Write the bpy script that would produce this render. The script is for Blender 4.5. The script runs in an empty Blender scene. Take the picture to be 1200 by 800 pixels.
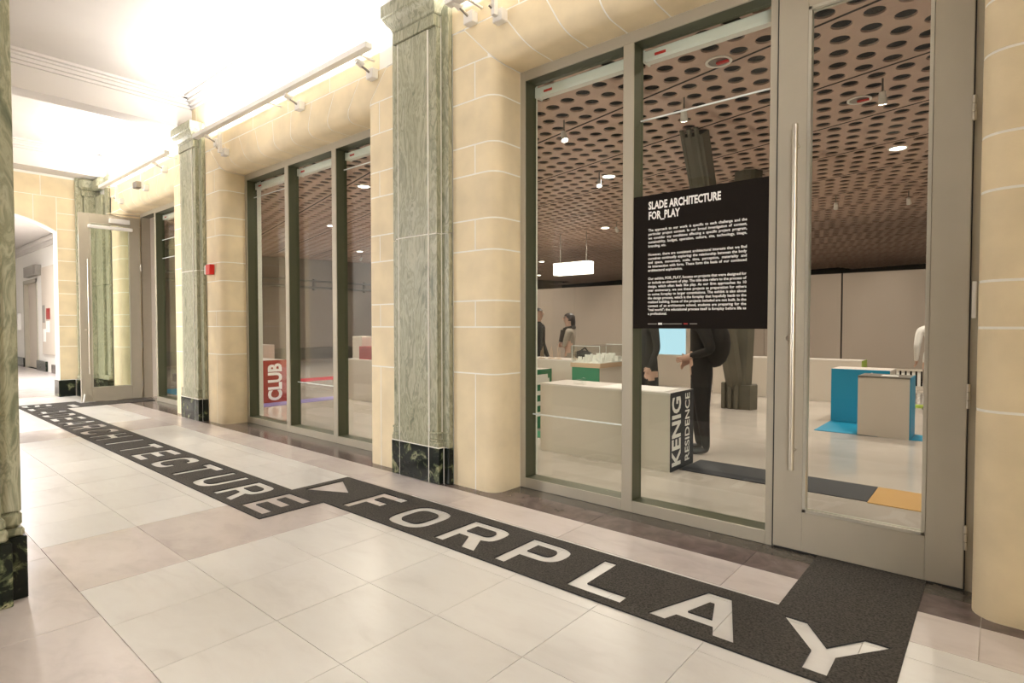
import bpy, bmesh, math, random
from mathutils import Vector, Matrix
random.seed(7)
PI = math.pi
SC = bpy.context.scene
COL = SC.collection

# ------------------------------------------------------------------ camera
cam_d = bpy.data.cameras.new('camera')
cam = bpy.data.objects.new('camera', cam_d)
COL.objects.link(cam)
cam_d.sensor_fit = 'HORIZONTAL'
cam_d.sensor_width = 36.0
cam_d.lens = 36.0 * 670.4 / 1200.0
cam_d.clip_start = 0.02
cam_d.clip_end = 200
cam.location = (0, -3.96, 1.45)
cam.rotation_euler = (math.radians(90 - 1.5655), 0, math.radians(40.37))
SC.camera = cam

# ------------------------------------------------------------------ world, exposure
w = bpy.data.worlds.new('world')
SC.world = w
w.use_nodes = True
w.node_tree.nodes['Background'].inputs[0].default_value = (1.0, .93, .84, 1)
w.node_tree.nodes['Background'].inputs[1].default_value = 0.02
SC.view_settings.view_transform = 'Standard'
SC.view_settings.look = 'None'
SC.view_settings.gamma = 1
SC.view_settings.use_curve_mapping = False
SC.view_settings.exposure = 0.60
SC.cycles.max_bounces = 10
SC.cycles.diffuse_bounces = 5
SC.cycles.glossy_bounces = 4
SC.cycles.transparent_max_bounces = 16
SC.cycles.sample_clamp_indirect = 6.0

UPLIGHT_W = 25.0        # watts per metre of rail
DOWN_W = 375.0
LOBBY_FILL_W = 380.0
WALL_FILL_W = 175.0
HEAD_W = 5.0
SPOT_W = 70.0
WARM = (1.0, .975, .975)
GWARM = (1.0, .86, .76)

# ------------------------------------------------------------------ helpers: nodes
MATS = {}
def new_mat(name):
    m = bpy.data.materials.new(name)
    m.use_nodes = True
    return m, m.node_tree, m.node_tree.nodes['Principled BSDF']

def setin(b, **k):
    names = {'col': 'Base Color', 'rough': 'Roughness', 'metal': 'Metallic', 'spec': 'Specular IOR Level',
             'emis': 'Emission Color', 'estr': 'Emission Strength', 'coat': 'Coat Weight'}
    for a, v in k.items():
        if isinstance(v, tuple) and len(v) == 3:
            v = (*v, 1)
        b.inputs[names[a]].default_value = v

def plain(name, col, rough=.5, metal=0, spec=.5, estr=0, emis=None, noise=0.0, nscale=8.0, bump=0.0, bscale=200.0, objvar=0.0):
    m, t, b = new_mat(name)
    setin(b, col=col, rough=rough, metal=metal, spec=spec)
    if estr:
        setin(b, emis=emis or col, estr=estr)
    geo = t.nodes.new('ShaderNodeNewGeometry')
    src = None
    if noise:
        n = t.nodes.new('ShaderNodeTexNoise')
        n.inputs['Scale'].default_value = nscale
        n.inputs['Detail'].default_value = 6
        t.links.new(geo.outputs['Position'], n.inputs['Vector'])
        r = t.nodes.new('ShaderNodeValToRGB')
        r.color_ramp.elements[0].position = .3
        r.color_ramp.elements[1].position = .7
        r.color_ramp.elements[0].color = (*[c * (1 - noise) for c in col], 1)
        r.color_ramp.elements[1].color = (*[min(1, c * (1 + noise)) for c in col], 1)
        t.links.new(n.outputs['Fac'], r.inputs['Fac'])
        src = r.outputs['Color']
    if objvar:
        oi = t.nodes.new('ShaderNodeObjectInfo')
        mr = t.nodes.new('ShaderNodeMapRange')
        mr.inputs['To Min'].default_value = 1 - objvar
        mr.inputs['To Max'].default_value = 1 + objvar
        t.links.new(oi.outputs['Random'], mr.inputs['Value'])
        hs = t.nodes.new('ShaderNodeHueSaturation')
        t.links.new(mr.outputs['Result'], hs.inputs['Value'])
        if src:
            t.links.new(src, hs.inputs['Color'])
        else:
            hs.inputs['Color'].default_value = (*col, 1)
        src = hs.outputs['Color']
    if src:
        t.links.new(src, b.inputs['Base Color'])
    if bump:
        n2 = t.nodes.new('ShaderNodeTexNoise')
        n2.inputs['Scale'].default_value = bscale
        n2.inputs['Detail'].default_value = 4
        t.links.new(geo.outputs['Position'], n2.inputs['Vector'])
        bp = t.nodes.new('ShaderNodeBump')
        bp.inputs['Strength'].default_value = bump
        bp.inputs['Distance'].default_value = .01
        t.links.new(n2.outputs['Fac'], bp.inputs['Height'])
        t.links.new(bp.outputs['Normal'], b.inputs['Normal'])
    return m

def marble(name, stops, scale=(3, 3, 3), warp=2.0, det=8.0, rough=.2, objshift=6.0, nscale=1.0, objvar=0.0, coat=0.0):
    """veined stone: noise warped by noise, mapped through a ramp; every piece is cut from another spot of the block"""
    m, t, b = new_mat(name)
    setin(b, rough=rough, coat=coat)
    geo = t.nodes.new('ShaderNodeNewGeometry')
    oi = t.nodes.new('ShaderNodeObjectInfo')
    mu = t.nodes.new('ShaderNodeVectorMath'); mu.operation = 'SCALE'
    cb = t.nodes.new('ShaderNodeCombineXYZ')
    for i in range(3):
        t.links.new(oi.outputs['Random'], cb.inputs[i])
    t.links.new(cb.outputs[0], mu.inputs[0]); mu.inputs['Scale'].default_value = objshift
    ad = t.nodes.new('ShaderNodeVectorMath'); ad.operation = 'ADD'
    t.links.new(geo.outputs['Position'], ad.inputs[0]); t.links.new(mu.outputs[0], ad.inputs[1])
    sc = t.nodes.new('ShaderNodeVectorMath'); sc.operation = 'MULTIPLY'
    sc.inputs[1].default_value = scale
    t.links.new(ad.outputs[0], sc.inputs[0])
    n1 = t.nodes.new('ShaderNodeTexNoise')
    n1.inputs['Scale'].default_value = .8 * nscale
    n1.inputs['Detail'].default_value = 3
    t.links.new(sc.outputs[0], n1.inputs['Vector'])
    wv = t.nodes.new('ShaderNodeVectorMath'); wv.operation = 'SCALE'
    t.links.new(n1.outputs['Color'], wv.inputs[0]); wv.inputs['Scale'].default_value = warp
    a2 = t.nodes.new('ShaderNodeVectorMath'); a2.operation = 'ADD'
    t.links.new(sc.outputs[0], a2.inputs[0]); t.links.new(wv.outputs[0], a2.inputs[1])
    n2 = t.nodes.new('ShaderNodeTexNoise')
    n2.inputs['Scale'].default_value = 1.6 * nscale
    n2.inputs['Detail'].default_value = det
    n2.inputs['Roughness'].default_value = .6
    t.links.new(a2.outputs[0], n2.inputs['Vector'])
    r = t.nodes.new('ShaderNodeValToRGB')
    el = r.color_ramp.elements
    while len(el) < len(stops):
        el.new(.5)
    for e, (p, c) in zip(el, stops):
        e.position = p
        e.color = (*c, 1)
    t.links.new(n2.outputs['Fac'], r.inputs['Fac'])
    out = r.outputs['Color']
    if objvar:
        mr = t.nodes.new('ShaderNodeMapRange')
        mr.inputs['To Min'].default_value = 1 - objvar
        mr.inputs['To Max'].default_value = 1 + objvar
        t.links.new(oi.outputs['Random'], mr.inputs['Value'])
        hs = t.nodes.new('ShaderNodeHueSaturation')
        t.links.new(mr.outputs['Result'], hs.inputs['Value'])
        t.links.new(out, hs.inputs['Color'])
        out = hs.outputs['Color']
    t.links.new(out, b.inputs['Base Color'])
    return m

def glass(name, tint=(.93, .96, .93), f0=.032, gain=.9):
    m = bpy.data.materials.new(name)
    m.use_nodes = True
    t = m.node_tree
    t.nodes.clear()
    out = t.nodes.new('ShaderNodeOutputMaterial')
    mix = t.nodes.new('ShaderNodeMixShader')
    tr = t.nodes.new('ShaderNodeBsdfTransparent')
    tr.inputs[0].default_value = (*tint, 1)
    gl = t.nodes.new('ShaderNodeBsdfGlossy')
    gl.inputs['Roughness'].default_value = 0.0
    lw = t.nodes.new('ShaderNodeLayerWeight')
    pw = t.nodes.new('ShaderNodeMath'); pw.operation = 'POWER'; pw.inputs[1].default_value = 5
    t.links.new(lw.outputs['Facing'], pw.inputs[0])
    ml = t.nodes.new('ShaderNodeMath'); ml.operation = 'MULTIPLY_ADD'
    ml.inputs[1].default_value = gain; ml.inputs[2].default_value = f0
    t.links.new(pw.outputs[0], ml.inputs[0])
    t.links.new(ml.outputs[0], mix.inputs[0])
    t.links.new(tr.outputs[0], mix.inputs[1])
    t.links.new(gl.outputs[0], mix.inputs[2])
    t.links.new(mix.outputs[0], out.inputs[0])
    return m

M = MATS
M['stone'] = plain('limestone', (.78, .665, .45), .72, noise=.10, nscale=3.0, bump=.12, bscale=120, objvar=.035)
M['mortar'] = plain('white_mortar', (.93, .91, .84), .8)
M['green'] = marble('green_marble', [(.26, (0.069, 0.084, 0.050)), (.36, (0.189, 0.202, 0.126)), (.42, (0.378, 0.370, 0.252)), (.46, (0.232, 0.242, 0.155)), (.51, (0.430, 0.418, 0.294)),
                                     (.56, (0.206, 0.220, 0.143)), (.61, (0.413, 0.400, 0.286)), (.68, (0.310, 0.308, 0.210)), (.80, (0.129, 0.145, 0.092))],
                    scale=(3.6, 3.6, .95), warp=2.6, det=10, rough=.42)
M['black'] = marble('black_marble', [(.30, (.008, .010, .008)), (.54, (.012, .016, .012)), (.60, (.10, .12, .06)), (.64, (.30, .30, .18)), (.70, (.02, .025, .018))],
                    scale=(4, 4, 4), warp=2.5, det=6, rough=.16)
M['black'].node_tree.nodes['Principled BSDF'].inputs['Specular IOR Level'].default_value = .2
M['tile'] = marble('pale_marble', [(.25, (.57, .55, .52)), (.45, (.645, .63, .60)), (.60, (.67, .66, .63)), (.80, (.62, .60, .565))],
                   scale=(1.2, 3.2, 1), warp=1.5, det=7, rough=.30, objvar=.035)
M['pink'] = marble('rose_marble', [(.25, (.49, .435, .41)), (.5, (.585, .53, .50)), (.75, (.63, .58, .55))],
                   scale=(1.6, 3.0, 1), warp=1.8, det=8, rough=.22, objvar=.07)
M['mauve'] = marble('mauve_stone', [(.3, (.09, .07, .064)), (.5, (.13, .10, .092)), (.75, (.18, .145, .133))], scale=(5, 5, 5), warp=1.2, rough=.16, objvar=.05)
M['dark'] = marble('dark_stone', [(.3, (.05, .042, .035)), (.5, (.075, .066, .054)), (.78, (.115, .10, .084))], scale=(9, 9, 9), warp=1.0, rough=.14, objvar=.06)
M['grout'] = plain('grout', (.52, .48, .43), .8)
M['plaster'] = plain('white_plaster', (.61, .58, .545), .85, noise=.02, nscale=2)
M['carpet'] = plain('charcoal_carpet', (.052, .046, .038), .95, noise=.8, nscale=95, bump=.7, bscale=420)
M['rubber'] = plain('black_rubber', (.012, .012, .011), .6)
M['frame'] = plain('taupe_metal', (.43, .395, .315), .38, metal=.25, noise=.03, nscale=4)
M['frame_in'] = plain('shaded_metal', (.085, .09, .05), .4, metal=.2)  # frame metal with the shade of the returns put into its colour
M['bead'] = plain('bright_bead', (.55, .53, .45), .3, metal=.5)
M['steel'] = plain('brushed_steel', (.62, .58, .50), .28, metal=1)
M['glass'] = glass('clear_glass')
M['case'] = glass('acrylic', (.97, .98, .97), .03, .5)
M['edge'] = plain('glass_edge', (.75, .80, .78), .25)
M['white'] = plain('white_paint', (.80, .78, .73), .5)
M['lamp_white'] = plain('lamp_white', (.82, .80, .76), .4)
M['red'] = plain('red_plastic', (.60, .012, .010), .35)
M['ink'] = plain('black_vinyl', (.012, .009, .007), .8, spec=.1)
M['print'] = plain('white_print', (.86, .84, .80), .6)
M['greyprint'] = plain('grey_print', (.30, .28, .25), .6)
M['concrete'] = marble('polished_concrete', [(.3, (.43, .385, .34)), (.5, (.50, .45, .40)), (.7, (.56, .505, .45))], scale=(.6, .6, .6), warp=1.5, rough=.10)
M['gwall'] = plain('gallery_wall', (.33, .275, .23), .8, noise=.03, nscale=1.5)
M['panel'] = plain('ceiling_panel', (.50, .355, .285), .5, noise=.10, nscale=2.2)
M['lobby'] = plain('dark_panelling', (.20, .165, .13), .6, noise=.1, nscale=1.5)
M['void'] = plain('dark_plenum', (.010, .009, .008), .9)
M['plinth'] = plain('board_white', (.60, .535, .455), .6)
M['top'] = plain('board_top', (.66, .60, .55), .35)
M['wood'] = plain('pale_wood', (.52, .37, .24), .5)
M['navy'] = plain('navy_mat', (.018, .020, .026), .7)
M['teal'] = plain('teal_board', (.002, .25, .42), .45)
M['greenb'] = plain('green_board', (.01, .17, .07), .45)
M['lime'] = plain('lime_board', (.30, .42, .04), .5)
M['redb'] = plain('red_board', (.32, .022, .016), .45)
M['crimson'] = plain('crimson_board', (.42, .01, .03), .5)
M['purple'] = plain('purple_board', (.20, .16, .40), .5)
M['yellow'] = plain('ochre_board', (.52, .29, .07), .6)
M['column'] = plain('grey_cast_column', (.095, .085, .06), .55, noise=.12, nscale=4)
M['chrome'] = plain('grey_metal', (.28, .26, .23), .35, metal=.8)
M['glow'] = plain('lamp_glow', (1, .95, .88), .5, estr=14, emis=(1, .92, .80))
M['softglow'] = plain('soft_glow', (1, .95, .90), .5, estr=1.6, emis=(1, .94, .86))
M['screen'] = plain('lit_screen', (.1, .1, .1), .4, estr=.8, emis=(.42, .68, .80))
M['skin'] = plain('skin', (.52, .33, .25), .55)
M['hair'] = plain('dark_hair', (.018, .011, .008), .5)
M['brownhair'] = plain('reddish_hair', (.16, .05, .025), .5)
M['eyes'] = plain('eye_dark', (.01, .008, .006), .3)
M['lips'] = plain('lips', (.34, .10, .08), .5)
M['c_black'] = plain('black_cloth', (.009, .007, .006), .9)
M['c_dark'] = plain('dark_cloth', (.022, .019, .017), .9)
M['c_grey'] = plain('grey_knit', (.30, .26, .21), .9, noise=.1, nscale=60)
M['c_char'] = plain('charcoal_cloth', (.03, .027, .025), .9)
M['c_white'] = plain('white_cloth', (.75, .72, .68), .9)
M['c_scarf'] = plain('scarf_cloth', (.045, .038, .032), .95)
M['shoe'] = plain('shoe_leather', (.012, .010, .009), .4)

# ------------------------------------------------------------------ helpers: meshes
class MB:
    def __init__(s):
        s.v = []; s.f = []; s.mi = []
    def add(s, vs, fs, mi=0):
        o = len(s.v)
        s.v += [tuple(v) for v in vs]
        s.f += [tuple(i + o for i in f) for f in fs]
        s.mi += [mi] * len(fs)
        return s
    def box(s, x0, x1, y0, y1, z0, z1, mi=0, bev=0.0):
        x0, x1 = min(x0, x1), max(x0, x1); y0, y1 = min(y0, y1), max(y0, y1); z0, z1 = min(z0, z1), max(z0, z1)
        if bev:
            b = min(bev, (x1 - x0) * .45, (y1 - y0) * .45, (z1 - z0) * .45)
            bm = bmesh.new()
            bmesh.ops.create_cube(bm, size=1)
            for q in bm.verts:
                q.co = Vector(((x0 + x1) / 2 + q.co.x * (x1 - x0), (y0 + y1) / 2 + q.co.y * (y1 - y0), (z0 + z1) / 2 + q.co.z * (z1 - z0)))
            bmesh.ops.bevel(bm, geom=bm.edges[:], offset=b, segments=1, affect='EDGES')
            bm.verts.index_update()
            s.add([q.co[:] for q in bm.verts], [[q.index for q in f.verts] for f in bm.faces], mi)
            bm.free()
            return s
        vs = [(x0, y0, z0), (x1, y0, z0), (x1, y1, z0), (x0, y1, z0), (x0, y0, z1), (x1, y0, z1), (x1, y1, z1), (x0, y1, z1)]
        return s.add(vs, [(0, 3, 2, 1), (4, 5, 6, 7), (0, 1, 5, 4), (1, 2, 6, 5), (2, 3, 7, 6), (3, 0, 4, 7)], mi)
    def patch(s, L, R, N, th, mi=0):
        n = len(L)
        L = [Vector(p) for p in L]; R = [Vector(p) for p in R]; N = [Vector(p) for p in N]
        vs = L + R + [l - q * th for l, q in zip(L, N)] + [r - q * th for r, q in zip(R, N)]
        fs = []
        for i in range(n - 1):
            fs.append((i, i + 1, n + i + 1, n + i))
            fs.append((2 * n + i, 3 * n + i, 3 * n + i + 1, 2 * n + i + 1))
            fs.append((i, 2 * n + i, 2 * n + i + 1, i + 1))
            fs.append((n + i, n + i + 1, 3 * n + i + 1, 3 * n + i))
        fs.append((0, n, 3 * n, 2 * n))
        fs.append((n - 1, 3 * n - 1, 4 * n - 1, 2 * n - 1))
        return s.add([v[:] for v in vs], fs, mi)
    def prism(s, poly, a, b, axis='z', mi=0):
        n = len(poly)
        def P(u, v, t):
            return {'z': (u, v, t), 'y': (u, t, v), 'x': (t, u, v)}[axis]
        vs = [P(u, v, a) for u, v in poly] + [P(u, v, b) for u, v in poly]
        fs = [tuple(range(n))[::-1], tuple(range(n, 2 * n))] + [(i, (i + 1) % n, n + (i + 1) % n, n + i) for i in range(n)]
        return s.add(vs, fs, mi)
    def tube(s, p0, p1, r0, r1=None, n=12, mi=0, caps=True):
        r1 = r0 if r1 is None else r1
        p0 = Vector(p0); p1 = Vector(p1)
        d = (p1 - p0).normalized()
        a = d.orthogonal().normalized(); b = d.cross(a)
        vs = []
        for p, r in ((p0, r0), (p1, r1)):
            for i in range(n):
                t = 2 * PI * i / n
                vs.append((p + a * math.cos(t) * r + b * math.sin(t) * r)[:])
        fs = [(i, (i + 1) % n, n + (i + 1) % n, n + i) for i in range(n)]
        if caps:
            fs += [tuple(range(n))[::-1], tuple(range(n, 2 * n))]
        return s.add(vs, fs, mi)
    def lathe(s, prof, c=(0, 0, 0), n=20, mi=0):
        vs = []
        for r, z in prof:
            for i in range(n):
                t = 2 * PI * i / n
                vs.append((c[0] + r * math.cos(t), c[1] + r * math.sin(t), c[2] + z))
        fs = []
        for j in range(len(prof) - 1):
            for i in range(n):
                k = (i + 1) % n
                fs.append((j * n + i, j * n + k, (j + 1) * n + k, (j + 1) * n + i))
        fs.append(tuple(range(n))[::-1]); o = (len(prof) - 1) * n
        fs.append(tuple(range(o, o + n)))
        return s.add(vs, fs, mi)
    def ball(s, c, r, n=10, mi=0):
        rx, ry, rz = r if isinstance(r, tuple) else (r, r, r)
        vs = [(c[0], c[1], c[2] - rz)]
        k = n // 2
        for j in range(1, k):
            t = -PI / 2 + PI * j / k
            for i in range(n):
                u = 2 * PI * i / n
                vs.append((c[0] + rx * math.cos(t) * math.cos(u), c[1] + ry * math.cos(t) * math.sin(u), c[2] + rz * math.sin(t)))
        vs.append((c[0], c[1], c[2] + rz))
        fs = [(0, 1 + (i + 1) % n, 1 + i) for i in range(n)]
        for j in range(k - 2):
            for i in range(n):
                a = 1 + j * n
                fs.append((a + i, a + (i + 1) % n, a + n + (i + 1) % n, a + n + i))
        last = len(vs) - 1; a = 1 + (k - 2) * n
        fs += [(a + i, a + (i + 1) % n, last) for i in range(n)]
        return s.add(vs, fs, mi)

ORIG = {}
def to_mesh(name, mb, mats, org=(0, 0, 0), smooth=False):
    me = bpy.data.meshes.new(name)
    o = Vector(org)
    me.from_pydata([(Vector(v) - o)[:] for v in mb.v], [], mb.f)
    for m in (mats if isinstance(mats, (list, tuple)) else [mats]):
        me.materials.append(MATS[m])
    me.polygons.foreach_set('material_index', mb.mi)
    bm = bmesh.new(); bm.from_mesh(me)
    bmesh.ops.recalc_face_normals(bm, faces=bm.faces[:])
    bm.to_mesh(me); bm.free()
    if smooth:
        me.polygons.foreach_set('use_smooth', [True] * len(me.polygons))
        try:
            me.set_sharp_from_angle(angle=math.radians(38))
        except Exception:
            pass
    me.update()
    return me

def link(name, me, parent=None, loc=(0, 0, 0)):
    o = bpy.data.objects.new(name, me)
    COL.objects.link(o)
    o.location = loc
    if parent is not None:
        o.parent = parent
    return o

def part(name, mb, mat, parent, smooth=False, label=None, kind=None):
    me = to_mesh(name, mb, mat, ORIG.get(parent.name, (0, 0, 0)), smooth)
    o = link(name, me, parent)
    ORIG[o.name] = ORIG.get(parent.name, (0, 0, 0))
    if label: o['label'] = label
    if kind: o['kind'] = kind
    return o

def tagged(o, label, cat, group=None, kind=None):
    if label: o['label'] = label
    if cat: o['category'] = cat
    if group: o['group'] = group
    if kind: o['kind'] = kind
    return o

def thing(name, label, cat, loc=(0, 0, 0), rotz=0, group=None, kind=None, local=False):
    o = bpy.data.objects.new(name, None)
    COL.objects.link(o)
    o.empty_display_size = .1
    o.location = loc
    o.rotation_euler = (0, 0, rotz)
    ORIG[o.name] = (0, 0, 0) if local else tuple(loc)
    return tagged(o, label, cat, group, kind)

def solo(name, mb, mat, label, cat, group=None, kind=None, smooth=False, org=None):
    if org is None and mb.v:
        xs = [v[0] for v in mb.v]; ys = [v[1] for v in mb.v]; zs = [v[2] for v in mb.v]
        org = ((min(xs) + max(xs)) / 2, (min(ys) + max(ys)) / 2, min(zs))
    o = link(name, to_mesh(name, mb, mat, org, smooth), None, org)
    ORIG[o.name] = tuple(org)
    return tagged(o, label, cat, group, kind)

def struct(name, mb, mat, label=None, smooth=False):
    o = link(name, to_mesh(name, mb, mat, (0, 0, 0), smooth))
    ORIG[o.name] = (0, 0, 0)
    o['kind'] = 'structure'
    if label: o['label'] = label
    return o

# text -> flat mesh (verts 2-D, faces), default built-in typeface
TXT = {}
def text_geo(body, bold=.0, res=2):
    key = (body, bold, res)
    if key in TXT:
        return TXT[key]
    c = bpy.data.curves.new('lettering', 'FONT')
    c.body = body
    c.size = 1
    c.offset = bold
    c.resolution_u = res
    o = bpy.data.objects.new('lettering', c)
    COL.objects.link(o)
    dg = bpy.context.evaluated_depsgraph_get()
    me = bpy.data.meshes.new_from_object(o.evaluated_get(dg))
    vs = [(v.co.x, v.co.y) for v in me.vertices]
    fs = [tuple(p.vertices) for p in me.polygons]
    bpy.data.objects.remove(o); bpy.data.curves.remove(c); bpy.data.meshes.remove(me)
    TXT[key] = (vs, fs)
    return TXT[key]

def bounds(vs):
    return min(v[0] for v in vs), max(v[0] for v in vs), min(v[1] for v in vs), max(v[1] for v in vs)

def loops_of(vs, fs):
    cnt = {}
    for f in fs:
        for i in range(len(f)):
            a, b = f[i], f[(i + 1) % len(f)]
            cnt[(a, b)] = cnt.get((a, b), 0) + 1
    # merge coincident vertices first
    nxt = {}
    for (a, b) in cnt:
        if (b, a) not in cnt:
            nxt[a] = b
    out = []
    while nxt:
        a, b = nxt.popitem()
        lp = [a]
        while b != a and b in nxt:
            lp.append(b); b = nxt.pop(b)
        out.append([vs[i] for i in lp])
    return out

def put_text(mb, body, mapf, bold=0.0, res=2, mi=0):
    vs, fs = text_geo(body, bold, res)
    mb.add([mapf(u, v) for u, v in vs], fs, mi)

# ================================================================== SETTING
F = .335            # stone face stands this far in front of the glazing plane (y = 0)
RR = .12            # rounded arris of every opening
ZT = 3.69           # head of the openings
ZL = 4.06           # top of the lintel course
ZC = 4.95           # corridor ceiling
COURSES = [0, 1.03, 1.44, 1.67, 2.11, 2.38, 2.775, 3.03, 3.42, 3.74, ZL]
SHORT = {0, 2, 4, 6, 8}
OPEN = [(-13.15, -10.5), (-8.6, -5.1), (-3.27, -.08)]
PILC = [-9.55, -4.185]
XE = -14.6          # corridor end wall
XR = 5.0

wall_core = MB()
blocks = []         # (mb)

def jamb_samples(xa, xj, sgn):
    """front face from xa towards the jamb at xj (sgn +1: opening lies to +x), round the arris, back to the frame"""
    out = []
    for x in (xa, xj - sgn * .36, xj - sgn * .235, xj - sgn * RR):
        if (xj - x) * sgn <= (xj - xa) * sgn + 1e-6:
            out.append((x, -F, 0, -1, abs(xj - x)))
    for k in range(1, 7):
        a = k / 6 * PI / 2
        out.append((xj - sgn * (RR - RR * math.sin(a)), -F + RR - RR * math.cos(a), sgn * math.sin(a), -math.cos(a), RR - RR * math.sin(a)))
    out.append((xj, .0, sgn, 0, 0.0))
    res = [out[0]]
    for q in out[1:]:
        if abs(q[0] - res[-1][0]) + abs(q[1] - res[-1][1]) > 1e-4:
            res.append(q)
    return res

G = .0066
def stone_jamb(xa, xj, sgn):
    S = jamb_samples(xa, xj, sgn)
    # mortar core
    L = [(x - nx * .0015, y - ny * .0015, 0) for x, y, nx, ny, d in S]
    R = [(x - nx * .0015, y - ny * .0015, min(ZL, ZT + d)) for x, y, nx, ny, d in S]
    wall_core.patch(L, R, [(nx, ny, 0) for x, y, nx, ny, d in S], .05)
    for k in range(len(COURSES) - 1):
        z0, z1 = COURSES[k], COURSES[k + 1]
        segs = [S]
        if k in SHORT and abs(xj - xa) > .3:
            i = [j for j, q in enumerate(S) if abs(q[4] - .235) < 1e-4 and q[1] == -F]
            if i:
                segs = [S[:i[0] + 1], S[i[0]:]]
        for n, sg in enumerate(segs):
            sg = [list(q) for q in sg]
            sg[0][0] += sgn * (G if n or True else 0)
            if len(segs) == 2 and n == 0:
                sg[-1][0] -= sgn * G
            sg = [q for q in sg if ZT + q[4] > z0 + .02 or q[4] > .36]
            if len(sg) < 2:
                continue
            mb = MB()
            top = [min(z1, ZT + q[4]) if z1 > ZT else z1 for q in sg]
            mb.patch([(q[0], q[1], z0 + (G if k else 0)) for q in sg], [(q[0], q[1], t - G) for q, t in zip(sg, top)],
                     [(q[2], q[3], 0) for q in sg], .03)
            blocks.append(mb)

def stone_lintel(xl, xr):
    prof = [(-F, ZL, -1, 0), (-F, ZT + .25, -1, 0), (-F, ZT + RR, -1, 0)]
    for k in range(1, 7):
        a = k / 6 * PI / 2
        prof.append((-F + RR - RR * math.cos(a), ZT + RR - RR * math.sin(a), -math.cos(a), -math.sin(a)))
    prof.append((0.0, ZT, 0, -1))
    N = [(0, ny, nz) for y, z, ny, nz in prof]
    n = round((xr - xl) / .37)
    def X(k, z):
        return xl + (xr - xl) * k / n - (1 - 2 * k / n) * (z - ZT)
    wall_core.patch([(X(0, z), y - ny * .0015, z - nz * .0015) for y, z, ny, nz in prof], [(X(n, z), y - ny * .0015, z - nz * .0015) for y, z, ny, nz in prof], N, .05)
    for k in range(n):
        mb = MB()
        P2 = [(y, z - (G if i == 0 else 0)) for i, (y, z, a, b) in enumerate(prof)]
        mb.patch([(X(k, z) + G, y, z) for y, z in P2], [(X(k + 1, z) - G, y, z) for y, z in P2], N, .03)
        blocks.append(mb)

PW = .40    # pilaster half width at the wall
stone_jamb(-13.75, OPEN[0][0], 1)
stone_lintel(*OPEN[0])
stone_jamb(PILC[0] - PW, OPEN[0][1], -1)
stone_jamb(PILC[0] + PW, OPEN[1][0], 1)
stone_lintel(*OPEN[1])
stone_jamb(PILC[1] - PW, OPEN[1][1], -1)
stone_jamb(PILC[1] + PW, OPEN[2][0], 1)
stone_lintel(*OPEN[2])
stone_jamb(3.0, OPEN[2][1], -1)
# wall above the lintels and behind the pilasters, back of the wall towards the gallery
wall_core.box(XE, XR, -F + .0015, .25, ZL, ZC)
for x0, x1 in ((XE - .3, OPEN[0][0]), (OPEN[0][1], OPEN[1][0]), (OPEN[1][1], OPEN[2][0]), (OPEN[2][1], XR)):
    a = .06
    wall_core.box(x0 + (0 if x0 < XE else a), x1 - (0 if x1 == XR else a), -F + .06, .25, 0, ZL)
for x0, x1 in OPEN:
    wall_core.box(x0 - .07, x1 + .07, -F + .06, .25, ZT + .06, ZL)
    wall_core.box(x0 - .07, x0, .0, .25, 0, ZT + .07)
    wall_core.box(x1, x1 + .07, .0, .25, 0, ZT + .07)
    wall_core.box(x0 - .07, x1 + .07, .0, .25, ZT, ZT + .07)
wall_core.box(3.0, XR, -F, .0, 0, ZL)
x = XE + .55
while x < XR:
    x1 = min(x + .92, XR)
    if not any(abs((x + x1) / 2 - c) < .3 for c in PILC):
        mb = MB(); mb.box(x + G, x1 - G, -F, -F + .03, ZL + G, ZC - .06)
        blocks.append(mb)
    x = x1
wall_right = struct('wall_right', wall_core, 'mortar', 'warm limestone block wall with white joints around the gallery windows')
for mb in blocks:
    part('stone_block', mb, 'stone', wall_right, smooth=True)

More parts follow.
